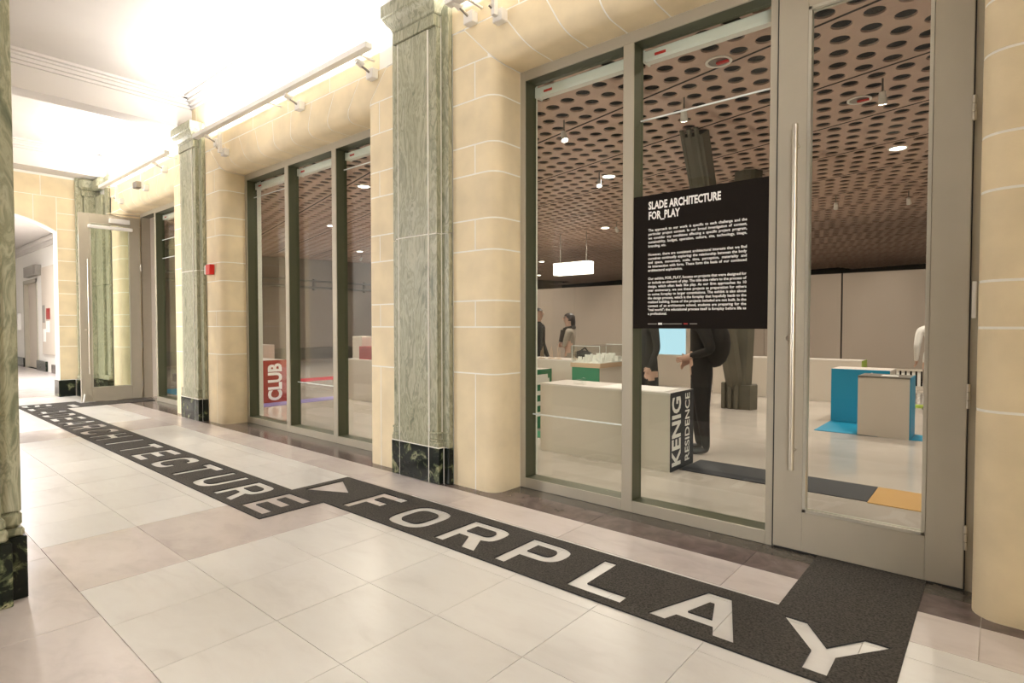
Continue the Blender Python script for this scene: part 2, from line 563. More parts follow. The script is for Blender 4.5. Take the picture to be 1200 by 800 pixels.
# ---- pilasters of green marble
def pilaster(name, cx, label):
    t = thing(name, label, 'pilaster', (cx, -F, 0))
    core = MB()
    core.box(cx - .285, cx + .285, -.43, -F, 0, 4.245)
    core.box(cx - .375, cx + .375, -.38, -F, 0, 4.245)
    for xj, yj in ((.1875, -.4488), (-.2365, -.4488)):
        core.box(cx + xj - .004, cx + xj + .004, yj, -F, 0, 4.135)
    for xj in (.301, -.301):
        core.box(cx + xj - .004, cx + xj + .004, -.3862, -F, .34, 4.135)
    core.box(cx + .330, cx + .337, -.3962, -F, 0, .334); core.box(cx - .354, cx + .329, -.4505, -F, .331, .339)
    core.box(cx - .29, cx + .29, -.437, -F, 2.285, 2.294); core.box(cx - .235, cx + .185, -.449, -F, 2.285, 2.294)
    part('mortar_core', core, 'mortar', t)
    for a, b, y in ((-.355, -.238, -.452), (-.235, .182, -.452), (.191, .330, -.452), (.337, .405, -.395), (-.405, -.360, -.395)):
        part('plinth_block', MB().box(cx + a, cx + b, y, -F, 0.004, .332, bev=.004), 'black', t)
    for z0, z1 in ((.338, 2.285), (2.293, 4.135)):
        part('front_slab', MB().box(cx - .235, cx + .185, -.450, -.40, z0, z1, bev=.003), 'green', t)
        for a, b in ((-.297, -.2405), (.1915, .297)):
            part('shaft_slab', MB().box(cx + a, cx + b, -.438, -.37, z0, z1, bev=.003), 'green', t)
        for a, b in ((-.398, -.305), (.305, .398)):
            part('side_slab', MB().box(cx + a, cx + b, -.385, -F, z0, z1 + (.355 if z1 > 4 else 0), bev=.003), 'green', t)
    for sx, a, b, y in ((1, .190, .318, -.450), (1, .30, .403, -.392), (-1, .24, .352, -.450), (-1, .30, .403, -.392)):
        mb = MB()
        for z0, z1, e in ((.338, .385, 0), (.385, .41, -.008), (.41, .455, -.016), (.455, .475, -.006)):
            xa, xb = sorted((cx + sx * a, cx + sx * (b + e)))
            mb.box(xa, xb, y - e * .3, -F, z0, z1, bev=.006)
        part('base_moulding', mb, 'green', t)
    part('neck_band', MB().box(cx - .295, cx + .295, -.462, -F, 4.14, 4.245, bev=.006), 'green', t)
    mb = MB()
    prof = [(0, 4.25), (.012, 4.262), (.018, 4.285), (.05, 4.325), (.075, 4.365), (.078, 4.38), (.088, 4.385), (.088, 4.498)]
    n = len(prof)
    vs = []
    for e, z in prof:
        vs += [(cx - .292 - e, -F, z), (cx - .292 - e, -.452 - e, z), (cx + .292 + e, -.452 - e, z), (cx + .292 + e, -F, z)]
    fs = []
    for j in range(n - 1):
        for i in range(4):
            k = (i + 1) % 4
            fs.append((4 * j + i, 4 * j + k, 4 * j + 4 + k, 4 * j + 4 + i))
    fs += [(3, 2, 1, 0), tuple(4 * (n - 1) + i for i in range(4))]
    mb.add(vs, fs)
    part('capital', mb, 'green', t)
    return t
pilaster('pilaster', PILC[1], 'green marble pilaster on black plinth between the wide display windows')
pilaster('pilaster', PILC[0], 'green marble pilaster beside the red fire alarm box')

# ---- corner pilaster at the corridor end
t = thing('pilaster', 'green marble corner pilaster seen behind the open glass door', 'pilaster', (XE + .1, -.55, 0))
part('plinth_block', MB().box(XE, XE + .16, -.78, -.335, 0, .33, bev=.004), 'black', t)
part('plinth_block', MB().box(XE + .17, -13.78, -.44, -.335, 0, .33, bev=.004), 'black', t)
for z0, z1 in ((.336, 2.285), (2.293, 4.14)):
    part('shaft_slab', MB().box(XE, XE + .13, -.62, -.336, z0, z1, bev=.003), 'green', t)
    part('side_slab', MB().box(XE, XE + .08, -.75, -.63, z0, z1 + (.355 if z1 > 4 else 0), bev=.003), 'green', t)
    part('shaft_slab', MB().box(XE + .14, -14.02, -.43, -.336, z0, z1, bev=.003), 'green', t)
    part('side_slab', MB().box(-14.01, -13.8, -.38, -.336, z0, z1 + (.355 if z1 > 4 else 0), bev=.003), 'green', t)
part('base_moulding', MB().box(XE, XE + .15, -.77, -.336, .336, .44, bev=.02), 'green', t)
part('base_moulding', MB().box(XE + .16, -13.79, -.435, -.336, .336, .44, bev=.02), 'green', t)
mb = MB(); mb.box(XE, XE + .15, -.66, -.336, 4.14, 4.25); mb.box(XE, XE + .20, -.70, -.336, 4.26, 4.495, bev=.05); mb.box(XE + .1, -14.0, -.5, -.336, 4.26, 4.495, bev=.05)
part('capital', mb, 'green', t)

# ---- free-standing pillar at the left, and its neighbours down the colonnade
def pillar(cx, label):
    t = thing('pillar', label, 'pillar', (cx, -3.72, 0))
    def P(mb, hx, a0, z0, z1, bev):
        # stepped cross section: a core and a slightly narrower slab proud of each corridor face
        mb.box(cx - hx, cx + hx, -4.05 - a0, -3.405 + a0, z0, z1, bev=bev)
    mb = MB(); P(mb, .35, .0, 0.002, .335, .004); part('plinth_block', mb, 'black', t)
    part('plinth_block', MB().box(cx - .275, cx + .268, -4.12, -3.332, 0.002, .335, bev=.004), 'black', t)
    mb = MB(); P(mb, .335, -.012, .337, .40, .012); P(mb, .325, -.02, .40, .455, .012)
    mb.box(cx - .27, cx + .262, -4.11, -3.340, .337, .38, bev=.01); mb.box(cx - .265, cx + .255, -4.10, -3.347, .38, .47, bev=.02)
    part('base_moulding', mb, 'green', t)
    mb = MB(); P(mb, .305, -.035, .455, 4.2, .004); part('shaft', mb, 'green', t)
    part('face_slab', MB().box(cx - .25, cx + .258, -4.08, -3.352, .47, 4.2, bev=.004), 'green', t)
    mb = MB(); P(mb, .33, -.02, 4.2, 4.28, .02); P(mb, .38, .02, 4.3, 4.5, .04); mb.box(cx - .3, cx + .3, -4.1, -3.35, 4.27, 4.32)
    part('capital', mb, 'green', t)
pillar(-4.195, 'veined green marble pillar with stepped black base standing free of the wall')
pillar(-9.6, 'green marble pillar further down the colonnade opposite the fire alarm')
pillar(1.2, 'green marble pillar of the colonnade opposite the plain stone pier')

# ---- corridor end wall with segmental arch
core = MB()
AY0, AY1, AZ = -2.95, -1.05, 3.36     # arch opening
def arch_z(y):
    u = (y - (AY0 + AY1) / 2) / ((AY1 - AY0) / 2)
    return AZ + .30 * (1 - u * u)
core.box(XE - .35, XE - .02, AY1, .25, 0, ZC); core.box(XE - .35, XE - .02, -4.3, AY0, 0, ZC)
ys = [AY0 + (AY1 - AY0) * i / 12 for i in range(13)]
for a, b in zip(ys, ys[1:]):
    core.prism([(a, arch_z(a)), (b, arch_z(b)), (b, ZC), (a, ZC)], XE - .35, XE - .02, 'x')
wall_end = struct('wall_end', core, 'mortar', 'stone end wall of the corridor with a low arched opening')
eb = []
for k in range(8):
    z0, z1 = ([.34] + COURSES[1:])[k], COURSES[k + 1]
    eb.append([(AY1, z0), (-.34, z0), (-.34, z1), (AY1, z1)])
    eb.append([(-4.3, z0), (AY0, z0), (AY0, z1), (-4.3, z1)])
yj = [AY1, -1.42, -1.80, -2.20, -2.58, AY0]
for a, b in zip(yj, yj[1:]):
    eb.append([(b + (a - b) * i / 6, arch_z(b + (a - b) * i / 6)) for i in range(7)] + [(a, ZL), (b, ZL)])
eb.append([(AY1, 3.42), (-.34, 3.42), (-.34, 3.74), (AY1, 3.74)]); eb.append([(AY1, 3.74), (-.34, 3.74), (-.34, ZL), (AY1, ZL)])
for a, b in ((-.34, -1.3), (-1.3, -2.2), (-2.2, -3.2), (-3.2, -4.3)):
    eb.append([(b, ZL), (a, ZL), (a, 4.46), (b, 4.46)])
for poly in eb:
    cy = sum(p[0] for p in poly) / len(poly); cz = sum(p[1] for p in poly) / len(poly)
    lo_, hi_ = min(p[0] for p in poly), max(p[0] for p in poly)
    q = [(p[0] + (G if p[0] == lo_ else (-G if p[0] == hi_ else 0)), p[1] + (G if p[1] < cz else -G)) for p in poly]
    part('stone_block', MB().prism(q, XE - .02, XE - .0185, 'x'), 'stone', wall_end)
part('plinth_block', MB().box(XE - .34, XE + .03, AY1 - .03, -.80, 0, .335, bev=.004), 'black', wall_end)

# ---- corridor ceiling with cross beams
cl = MB()
cl.box(XE - .3, XR, -9.2, .25, ZC, ZC + .15)
ceiling = struct('ceiling', cl, 'plaster', 'white plaster corridor ceiling')
for cx in PILC + [1.2, -14.35]:
    hw = .29 if cx > -14 else .25
    b = MB()
    b0, b1 = (cx - .40, cx - .07) if cx > -14 else (cx - hw, cx + hw)
    b.box(b0, b1, -9.0, -F, 4.5, ZC)
    o = part('beam', b, 'plaster', ceiling)
    mo = MB()
    for s in (-1, 1):
        for e, z in ((.035, 4.80), (.075, 4.84), (.11, 4.885), (.17, 4.915)):
            mo.box(b1 if s > 0 else b0, b1 + e if s > 0 else b0 - e, -3.4, -F, z, ZC)
    part('beam_moulding', mo, 'plaster', o)
b = MB(); b.box(XE, XR, -4.03, -3.42, 4.5, ZC); part('beam', b, 'plaster', ceiling)
mo = MB()
for a, b_ in ((XE + .25, PILC[0] - .40), (PILC[0] - .07, PILC[1] - .40), (PILC[1] - .07, .80), (1.13, XR)):
    for e, z in ((.035, 4.80), (.075, 4.84), (.11, 4.885), (.17, 4.915)):
        mo.box(a, b_, -3.42, -3.42 + e, z, ZC)
        mo.box(a, b_, -F - e, -F, z, ZC)
part('cornice_moulding', mo, 'plaster', ceiling)

# ---- lobby behind the camera (seen in reflections)
struct('wall_back', MB().box(XE, XR, -9.2, -9.0, 0, ZC), 'lobby', 'plain dark lobby wall opposite the gallery')
struct('wall_near', MB().box(XR, XR + .2, -9.0, .25, 0, ZC), 'stone', 'plain wall closing the corridor')
struct('wall_far', MB().box(XE - .35, XE - .02, -9.2, -4.3, 0, ZC), 'plaster', 'plain lobby wall in line with the arch')

# ---- floor: base, tiles
fb = MB().box(XE - .35, XR, -9.2, .12, -.2, -.006)
floor = struct('floor', fb, 'grout', 'corridor floor of pale and rose marble tiles')
TM = {}
def tile(x0, x1, y0, y1, mat):
    g = .0016
    key = (round(x1 - x0, 3), round(y1 - y0, 3), mat)
    if key not in TM:
        hx, hy = (x1 - x0) / 2 - g, (y1 - y0) / 2 - g
        TM[key] = to_mesh('floor_tile', MB().box(-hx, hx, -hy, hy, -.02, 0), mat)
    o = link('floor_tile', TM[key], floor, ((x0 + x1) / 2, (y0 + y1) / 2, random.uniform(-.0004, .0004)))
    return o
YR = [-3.14, -2.595, -2.05, -1.505, -.96, -.80]
bays = []
for c in (1.215, PILC[1], PILC[0]):
    bays.append(c)
x_hi = XR
for c in bays:
    # white field to the right of the band, then the rose band
    bx1 = c + .385; bx0 = c - .545
    n = max(1, round((x_hi - bx1) / .56))
    for i in range(n):
        a = bx1 + (x_hi - bx1) * i / n; b = bx1 + (x_hi - bx1) * (i + 1) / n
        for y0, y1 in zip(YR, YR[1:]):
            tile(a, b, y0, y1, 'tile')
    for y0, y1 in ((-3.14, -2.595), (-2.595, -1.505), (-1.505, -.80)):
        tile(bx0, bx1, y0, y1, 'pink')
    x_hi = bx0
n = round((x_hi - XE) / .56)
for i in range(n):
    a = XE + (x_hi - XE) * i / n; b = XE + (x_hi - XE) * (i + 1) / n
    for y0, y1 in zip(YR, YR[1:]):
        tile(a, b, y0, y1, 'tile')
# lengthwise bands at the window wall and at the colonnade
x = XE
while x < XR - .01:
    x1 = min(x + 1.12, XR)
    tile(x, x1, -.80, -.435, 'pink')
    tile(x, x1, -.435, -.16, 'mauve'); tile(x, x1, -.16, .12, 'dark')
    tile(x, x1, -3.70, -3.14, 'pink'); tile(x, x1, -4.26, -3.70, 'pink')
    x = x1
lb = MB()
nx = 18
for i in range(nx):
    for j in range(5):
        a = XE + (XR - XE) * i / nx; b = XE + (XR - XE) * (i + 1) / nx
        y0 = -9.0 + (9.0 - 4.26) * j / 5; y1 = -9.0 + (9.0 - 4.26) * (j + 1) / 5
        lb.box(a + .0016, b - .0016, y0 + .0016, y1 - .0016, -.02, 0)
part('lobby_tiles', lb, 'mauve', floor, kind='stuff')

# ---- passage beyond the arch
PX = -28.0; PY = .30
struct('floor', MB().box(PX, XE - .35, -4.3, PY, -.2, 0), 'pink', 'grey floor of the passage beyond the arch')
struct('ceiling', MB().box(PX, XE - .35, -4.3, PY, 4.2, 4.35), 'plaster', 'white ceiling of the passage beyond the arch')
pw = MB(); pw.box(-24.2, XE - .35, PY, PY + .15, 0, 4.2); pw.box(PX, -26.2, PY, PY + .15, 0, 4.2); pw.box(-26.2, -24.2, PY, PY + .15, 2.95, 4.2)
pw_o = struct('wall_passage', pw, 'white', 'white side wall of the passage beyond the arch')
part('cornice_moulding', MB().box(PX, XE - .36, PY - .12, PY, 4.06, 4.2, bev=.03).box(PX, XE - .36, PY - .05, PY, 3.92, 4.06), 'plaster', pw_o)
part('plinth_block', MB().box(-24.2, -22.9, PY - .06, PY, 0, .32), 'black', pw_o)
part('plinth_block', MB().box(-27.6, -26.25, PY - .06, PY, 0, .32), 'black', pw_o)
part('plinth_block', MB().box(-22.2, -21.0, PY - .05, PY, 0, .26), 'mauve', pw_o)
struct('wall_passage', MB().box(PX, XE - .35, -4.3, -4.1, 0, 4.2), 'white', 'white far-side wall of the passage beyond the arch')
struct('wall_passage', MB().box(PX - .2, PX, -4.3, PY + .2, 0, 4.2), 'white', 'white end wall of the passage beyond the arch')
d = thing('door_2', 'plain white door with dark frame beyond the arch', None, (-25.2, PY, 0), kind='structure')
part('door_leaf', MB().box(-26.1, -24.3, PY + .10, PY + .14, .01, 2.9), 'plinth', d)
mb = MB(); mb.box(-26.28, -26.1, PY - .02, PY + .15, 0, 3.0); mb.box(-24.3, -24.14, PY - .02, PY + .15, 0, 3.0); mb.box(-26.28, -24.14, PY - .02, PY + .15, 2.9, 3.02)
part('door_frame', mb, 'frame', d)
s = thing('sign_box', 'small grey sign box above the doorway beyond the arch', 'sign', (-24.6, PY - .1, 3.1))
part('sign_body', MB().box(-25.3, -23.5, PY - .16, PY, 3.08, 3.42, bev=.01), 'chrome', s)
part('sign_face', MB().box(-25.1, -23.7, PY - .166, PY - .16, 3.13, 3.37), 'greyprint', s)
b = thing('notice_board', 'pale notice board with pinned papers beyond the arch', 'notice board', (-22.3, PY, 1.0))
part('board', MB().box(-23.3, -21.3, PY - .05, PY - .001, .55, 3.3, bev=.006), 'plinth', b)
for x0, x1, z0, z1, m_ in ((-23.2, -22.85, 1.55, 2.1, 'greyprint'), (-22.7, -22.2, 1.65, 2.0, 'redb'), (-22.75, -22.3, 1.25, 1.60, 'print'), (-23.15, -22.8, .95, 1.35, 'print')):
    part('paper', MB().box(x0, x1, PY - .056, PY - .05, z0, z1), m_, b)
solo('wall_box', MB().box(-27.4, -26.8, PY - .10, PY - .001, 1.3, 1.9, bev=.01), 'white', 'small white box on the passage wall past the grey framed door', 'wall box')

# ================================================================== WINDOWS AND DOORS
GY = .120     # glazing plane inside the frame depth
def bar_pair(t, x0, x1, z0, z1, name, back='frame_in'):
    """a frame member: taupe face, return behind coloured dark as if shaded"""
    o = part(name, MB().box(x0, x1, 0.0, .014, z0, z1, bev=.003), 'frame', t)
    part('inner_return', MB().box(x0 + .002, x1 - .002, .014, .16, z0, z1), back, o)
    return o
def glaze(t, x0, x1, z0, z1, zj):
    """panes split by a butt joint"""
    zs = [z0] + [z for z in zj] + [z1]
    for a, b in zip(zs, zs[1:]):
        part('glass_pane', MB().box(x0, x1, GY - .004, GY + .004, a + .003, b - .003), 'glass', t)
    for z in zj:
        part('glass_joint', MB().box(x0, x1, GY - .006, GY + .006, z - .005, z + .005), 'edge', t)
def cassette(x0, x1, label):
    t = thing('blind_cassette', label, 'roller blind', ((x0 + x1) / 2, .2, ZT - .22), group='roller blind cassettes at the window heads')
    z0 = ZT - .195
    part('cassette', MB().prism([(.135, z0 + .02), (.145, z0), (.21, z0), (.22, z0 + .075), (.145, z0 + .085), (.135, z0 + .075)], x0 + .02, x1 - .02, 'x'), 'lamp_white', t)
    part('end_cap', MB().box(x0 + .005, x0 + .02, .13, .225, z0 - .004, z0 + .089), 'white', t)
    part('end_cap', MB().box(x1 - .02, x1 - .005, .13, .225, z0 - .004, z0 + .089), 'white', t)
    part('red_tag', MB().box(x0 + .10, x0 + .19, .131, .135, z0 + .025, z0 + .045), 'red', t, label='small red tag')

def window(name, label, x0, x1, bars, joints, lo=.09):
    t = thing(name, label, None, (x0, 0, 0), kind='structure')
    bar_pair(t, x0, x0 + .055, .0, ZT, 'jamb_frame')
    bar_pair(t, x1 - .055, x1, .0, ZT, 'jamb_frame')
    bar_pair(t, x0 + .055, x1 - .055, ZT - .085, ZT, 'head_frame')
    xs = [x0 + .055]
    for b in bars:
        bar_pair(t, b - .045, b + .045, .0, ZT - .085, 'mullion')
        xs += [b - .045, b + .045]
    xs.append(x1 - .055)
    for i in range(0, len(xs), 2):
        bar_pair(t, xs[i], xs[i + 1], .0, lo, 'sill_frame')
        glaze(t, xs[i], xs[i + 1], lo, ZT - .085, joints[i // 2])
    return t
# first bay: two fixed lights, door at right
w1 = window('window_1', 'tall two-light taupe metal window beside the large glass door', OPEN[2][0], -1.105, [-2.195], [[.65], [3.04]])
w2 = window('window_2', 'tall three-light taupe metal window between the two green pilasters', OPEN[1][0], OPEN[1][1], [-7.38, -6.235], [[3.37], [.68], [3.37]])
w3 = window('window_3', 'narrow taupe metal window beside the open glass door', -12.38, OPEN[0][1], [-11.2], [[3.1, 2.75], [.7]])
cassette(OPEN[2][0] + .06, -2.245, 'white roller blind cassette above the window light left of the black text panel')
cassette(-2.145, -1.16, 'white roller blind cassette above the black text panel')
cassette(OPEN[1][0] + .06, -7.43, 'white roller blind cassette above the light showing the red box')
cassette(-7.33, -6.285, 'white roller blind cassette in the middle light of the three-light window')
cassette(-6.185, -5.16, 'white roller blind cassette in the window light next to the pilaster stone')
cassette(-12.33, -11.25, 'white roller blind cassette in the window beside the open door')
# door frames
t = thing('trim_1', 'taupe metal frame around the closed glass door', None, (-.1, 0, 0), kind='structure')
bar_pair(t, -.118, -.08, 0, ZT, 'jamb_frame'); bar_pair(t, -1.105, -.118, ZT - .07, ZT, 'head_frame')
part('door_gap', MB().box(-.1215, -.1165, -.011, .05, 0, 3.62), 'rubber', t)
part('door_gap', MB().box(-1.1125, -1.1075, -.011, .05, 0, 3.62), 'rubber', t)
part('gap_shade', MB().box(-1.105, -.12, .0, .13, 0, .010), 'rubber', t)  # black strip put in for the shadow gap under the door
part('contact_plate', MB().box(-.112, -.092, -.012, .0, 1.49, 1.69, bev=.003), 'lamp_white', t, label='small white plate on the jamb')
t = thing('trim_2', 'taupe metal frame around the open doorway', None, (-13.1, 0, 0), kind='structure')
bar_pair(t, -13.15, -13.11, 0, ZT, 'jamb_frame', 'frame'); bar_pair(t, -13.11, -12.38, ZT - .07, ZT, 'head_frame')

def glass_door(name, label, loc, rotz, W, H):
    """hinge line at the origin, leaf extends along -x, corridor face towards -y"""
    t = thing(name, label, None, loc, rotz, kind='structure', local=True)
    T = .05
    st, rl, rt = .175, .265, .17
    part('stile', MB().box(-st, 0, 0, T, .012, H, bev=.003), 'frame', t)
    part('stile', MB().box(-W, -W + st, 0, T, .012, H, bev=.003), 'frame', t)
    part('bottom_rail', MB().box(-W + st, -st, 0, T, .012, rl, bev=.002), 'frame', t)
    part('top_rail', MB().box(-W + st, -st, 0, T, H - rt, H, bev=.002), 'frame', t)
    part('glass_pane', MB().box(-W + st, -st, T / 2 - .004, T / 2 + .004, rl, H - rt), 'glass', t)
    bd = MB()
    e = .018
    for y0, y1 in ((-.004, T / 2 - .004), (T / 2 + .004, T + .004)):
        bd.box(-W + st, -W + st + e, y0, y1, rl, H - rt); bd.box(-st - e, -st, y0, y1, rl, H - rt)
        bd.box(-W + st, -st, y0, y1, rl, rl + e); bd.box(-W + st, -st, y0, y1, H - rt - e, H - rt)
    part('glazing_bead', bd, 'bead', t)
    h = part('pull_handle', MB().tube((-W + .125, -.075, .54), (-W + .125, -.075, 2.70), .0165, n=14), 'steel', t, smooth=True, label='long brushed steel pull bar')
    for z in (.66, 2.58):
        part('handle_post', MB().tube((-W + .125, -.075, z), (-W + .125, 0, z), .010), 'steel', h, smooth=True)
    part('lock_cylinder', MB().tube((-W + .085, -.012, 1.375), (-W + .085, .005, 1.375), .017, n=16), 'steel', t, smooth=True)
    for z in (.30, 1.07, 2.61):
        hg = MB()
        for k in range(3):
            hg.tube((.005, -.010, z - .066 + k * .045), (.005, -.010, z - .066 + k * .045 + .042), .0095, n=10)
        part('hinge', hg, 'steel', t, smooth=True)
    return t
D1 = glass_door('door_1', 'large closed glass door with taupe frame and long steel pull', (-.122, -.012, 0), 0, .985, 3.60)
D3 = glass_door('door_3', 'glass door with taupe frame standing open across the corridor', (-13.09, -.03, 0), math.radians(88), 1.0, 3.58)
# closer, sensor bar and flip-down stop on the open door
part('door_closer', MB().box(-.52, -.18, -.07, 0, 3.43, 3.52, bev=.008), 'lamp_white', D3)
part('closer_arm', MB().tube((-.20, -.045, 3.53), (-.62, -.30, 3.56), .012).tube((-.62, -.30, 3.56), (-.05, -.18, 3.60), .010), 'steel', D3, smooth=True)
part('blind_tube', MB().box(-.86, -.13, -.06, -.005, 3.30, 3.365, bev=.012), 'lamp_white', D3)
part('door_stop', MB().tube((-.95, -.03, .16), (-.98, -.06, .015), .014, .018), 'lamp_white', D3, smooth=True)

# ---- black text panel hung in the window beside the door
pn = thing('text_panel', 'black exhibition panel with white lettering hung in the window', 'panel', (-1.665, .02, 1.43))
part('panel_board', MB().box(-2.150, -1.150, .012, .024, 1.430, 2.432), 'ink', pn)
def panel_line(mb, words, x0, z, size, width=None, bold=.012, xs=1.0):
    ws = words.split(' ')
    geo = [text_geo(q, bold) for q in ws if q]
    wd = [(bounds(g[0])[1]) * size * xs for g in geo]
    sp = .30 * size * xs
    if width:
        sp = (width - sum(wd)) / max(1, len(geo) - 1)
        if sp < .12 * size:
            k = (width - .18 * size * (len(geo) - 1)) / sum(wd)
            wd = [q * k for q in wd]; xs *= k; sp = .18 * size
    x = x0
    for g, q in zip(geo, wd):
        mb.add([(x + u * size * xs, .0112, z + v * size) for u, v in g[0]], g[1])
        x += q + sp
    return x
tx = MB()
X0 = -2.026; TW = .725
panel_line(tx, 'SLADE ARCHITECTURE', X0, 2.325, .080, bold=.035, xs=.66)
panel_line(tx, 'FOR_PLAY', X0, 2.250, .080, bold=.035, xs=.66)
part('title_lettering', tx, 'print', pn)
paras = [(2.160, .0298, ['The approach to our work is specific to each challenge and the', 'particular project context. In our broad investigation of context,',
          'we consider any conditions affecting a specific project: program,', 'sustainability, budget, operation, culture, site, technology, image,', 'branding, etc.']),
         (1.977, .0296, ['However, there are consistent architectural interests that we find', 'ourselves continually exploring: the relationship between the body',
          'and space, movement, scale, time, perception, materiality and', 'its intersection with form. These form the basis of our continued', 'architectural exploration.']),
         (1.796, .0292, ['Our exhibit, FOR_PLAY, focuses on projects that were designed for', 'or include an element of play. The title also refers to the process of',
          'design, which often feels like play. As our firm approaches its 10', 'year anniversary, we see these projects as preparation for others',
          'to come; foreplay to larger commissions. The exhibit is also about', 'the design process, which is the foreplay that hopefully leads to the',
          'realized building. Some of the projects included are not built. In the', 'context of an architecture school, students are preparing for the',
          '"real world"; the educational process itself is foreplay before life as', 'a professional.'])]
for z, dz, lines in paras:
    tx = MB()
    for i, l in enumerate(lines):
        panel_line(tx, l, X0, z - i * dz, .0265, TW if i < len(lines) - 1 else None, bold=.022)
    part('paragraph_lettering', tx, 'print', pn)
cr = MB()
cr.box(X0, X0 + .075, .0108, .012, 1.462, 1.467); cr.box(X0 + .125, X0 + .27, .0108, .012, 1.462, 1.467); cr.box(X0 + .33, X0 + .385, .0108, .012, 1.462, 1.467)
part('credit_line', cr, 'greyprint', pn)
part('credit_mark', MB().box(X0 + .085, X0 + .117, .0106, .012, 1.458, 1.473), 'print', pn)
part('credit_mark', MB().box(X0 + .285, X0 + .315, .0106, .012, 1.460, 1.470), 'redb', pn)

# ================================================================== FLOOR MAT WITH CUT-OUT LETTERS
def rnd(pts, n=5):
    """outline with rounded corners: points (x, y, radius)"""
    out = []
    m = len(pts)
    for i, (x, y, r) in enumerate(pts):
        if r <= 0:
            out.append((x, y)); continue
        P = Vector((x, y)); A = Vector(pts[i - 1][:2]) - P; B = Vector(pts[(i + 1) % m][:2]) - P
        la, lb_ = A.length, B.length
        a = P + A.normalized() * min(r, la * .499); b = P + B.normalized() * min(r, lb_ * .499)
        for k in range(n + 1):
            u = k / n
            q = a * (1 - u) ** 2 + P * 2 * u * (1 - u) + b * u * u
            out.append((q.x, q.y))
    return out
def GLYPH(ch, W, H):
    """bold grotesque capitals as closed outlines (outer loops, then counters)"""
    T = .088; S_ = .082
    mid = H * .52
    if ch == 'F':
        return [[(0, 0), (T, 0), (T, mid - S_ * .6), (W * .82, mid - S_ * .6), (W * .82, mid + S_ * .4), (T, mid + S_ * .4), (T, H - S_), (W, H - S_), (W, H), (0, H)]]
    if ch == 'E':
        return [[(0, 0), (W, 0), (W, S_), (T, S_), (T, mid - S_ * .5), (W * .88, mid - S_ * .5), (W * .88, mid + S_ * .5), (T, mid + S_ * .5), (T, H - S_), (W, H - S_), (W, H), (0, H)]]
    if ch == 'L':
        return [[(0, 0), (W, 0), (W, S_), (T, S_), (T, H), (0, H)]]
    if ch == 'I':
        return [[(0, 0), (W, 0), (W, H), (0, H)]]
    if ch == 'H':
        return [[(0, 0), (T, 0), (T, mid - S_ * .5), (W - T, mid - S_ * .5), (W - T, 0), (W, 0), (W, H), (W - T, H), (W - T, mid + S_ * .5), (T, mid + S_ * .5), (T, H), (0, H)]]
    if ch == 'T':
        c = W / 2
        return [[(c - T / 2, 0), (c + T / 2, 0), (c + T / 2, H - S_), (W, H - S_), (W, H), (0, H), (0, H - S_), (c - T / 2, H - S_)]]
    if ch == 'O':
        r = .16
        return [rnd([(0, 0, r), (W, 0, r), (W, H, r), (0, H, r)], 8), rnd([(T, S_, .08), (W - T, S_, .08), (W - T, H - S_, .08), (T, H - S_, .08)], 6)]
    if ch == 'D':
        r = .17
        return [rnd([(0, 0, 0), (W, 0, r), (W, H, r), (0, H, 0)], 8), rnd([(T, S_, 0), (W - T, S_, .09), (W - T, H - S_, .09), (T, H - S_, 0)], 6)]
    if ch == 'U':
        return [rnd([(0, 0, .16), (W, 0, .16), (W, H, 0), (W - T, H, 0), (W - T, S_, .08), (T, S_, .08), (T, H, 0), (0, H, 0)], 7)]
    if ch == 'C':
        return [rnd([(0, 0, .16), (W, 0, .16), (W, H * .36, 0), (W - T, H * .36, 0), (W - T, S_, .08), (T, S_, .08), (T, H - S_, .08), (W - T, H - S_, .08), (W - T, H * .66, 0), (W, H * .66, 0), (W, H, .16), (0, H, .16)], 6)]
    if ch == 'S':
        return [rnd([(0, 0, .15), (W, 0, .15), (W, mid + S_ * .4, .13), (T, mid + S_ * .4, .05), (T, H - S_, .05), (W - T, H - S_, .05), (W - T, H * .72, 0), (W, H * .72, 0), (W, H, .15), (0, H, .15),
                     (0, mid - S_ * .5, .13), (W - T, mid - S_ * .5, .05), (W - T, S_, .05), (T, S_, .05), (T, H * .28, 0), (0, H * .28, 0)], 5)]
    if ch == 'P':
        lo = H * .36
        return [rnd([(0, 0, 0), (T, 0, 0), (T, lo, 0), (W, lo, .14), (W, H, .14), (0, H, 0)], 7), rnd([(T, lo + S_ * .95, 0), (W - T, lo + S_ * .95, .05), (W - T, H - S_ * .9, .05), (T, H - S_ * .9, 0)], 5)]
    if ch == 'R':
        lo = H * .38
        return [rnd([(0, 0, 0), (T, 0, 0), (T, lo, 0), (W * .46, lo, 0), (W * .70, 0, 0), (W, 0, 0), (W * .76, lo, 0), (W, lo + .03, .09), (W, H, .14), (0, H, 0)], 6),
                rnd([(T, lo + S_ * .9, 0), (W - T, lo + S_ * .9, .05), (W - T, H - S_ * .9, .05), (T, H - S_ * .9, 0)], 5)]
    if ch == 'A':
        c = W / 2; h = .062
        def ex(z): return (c - h) * z / H
        k = T * 1.08
        z0, z1 = H * .18, H * .18 + S_ * .85
        za = H * .74
        return [[(0, 0), (k, 0), (ex(z0) + k, z0), (W - ex(z0) - k, z0), (W - k, 0), (W, 0), (c + h, H), (c - h, H)],
                [(ex(z1) + k * 1.05, z1), (W - ex(z1) - k * 1.05, z1), (c + .012, za), (c - .012, za)]]
    if ch == 'Y':
        c = W / 2; h = T / 2 + .004
        return [[(c - h, 0), (c + h, 0), (c + h, H * .40), (W, H), (W - T * 1.2, H), (c, H * .56), (T * 1.2, H), (0, H), (c - h, H * .40)]]
    return []
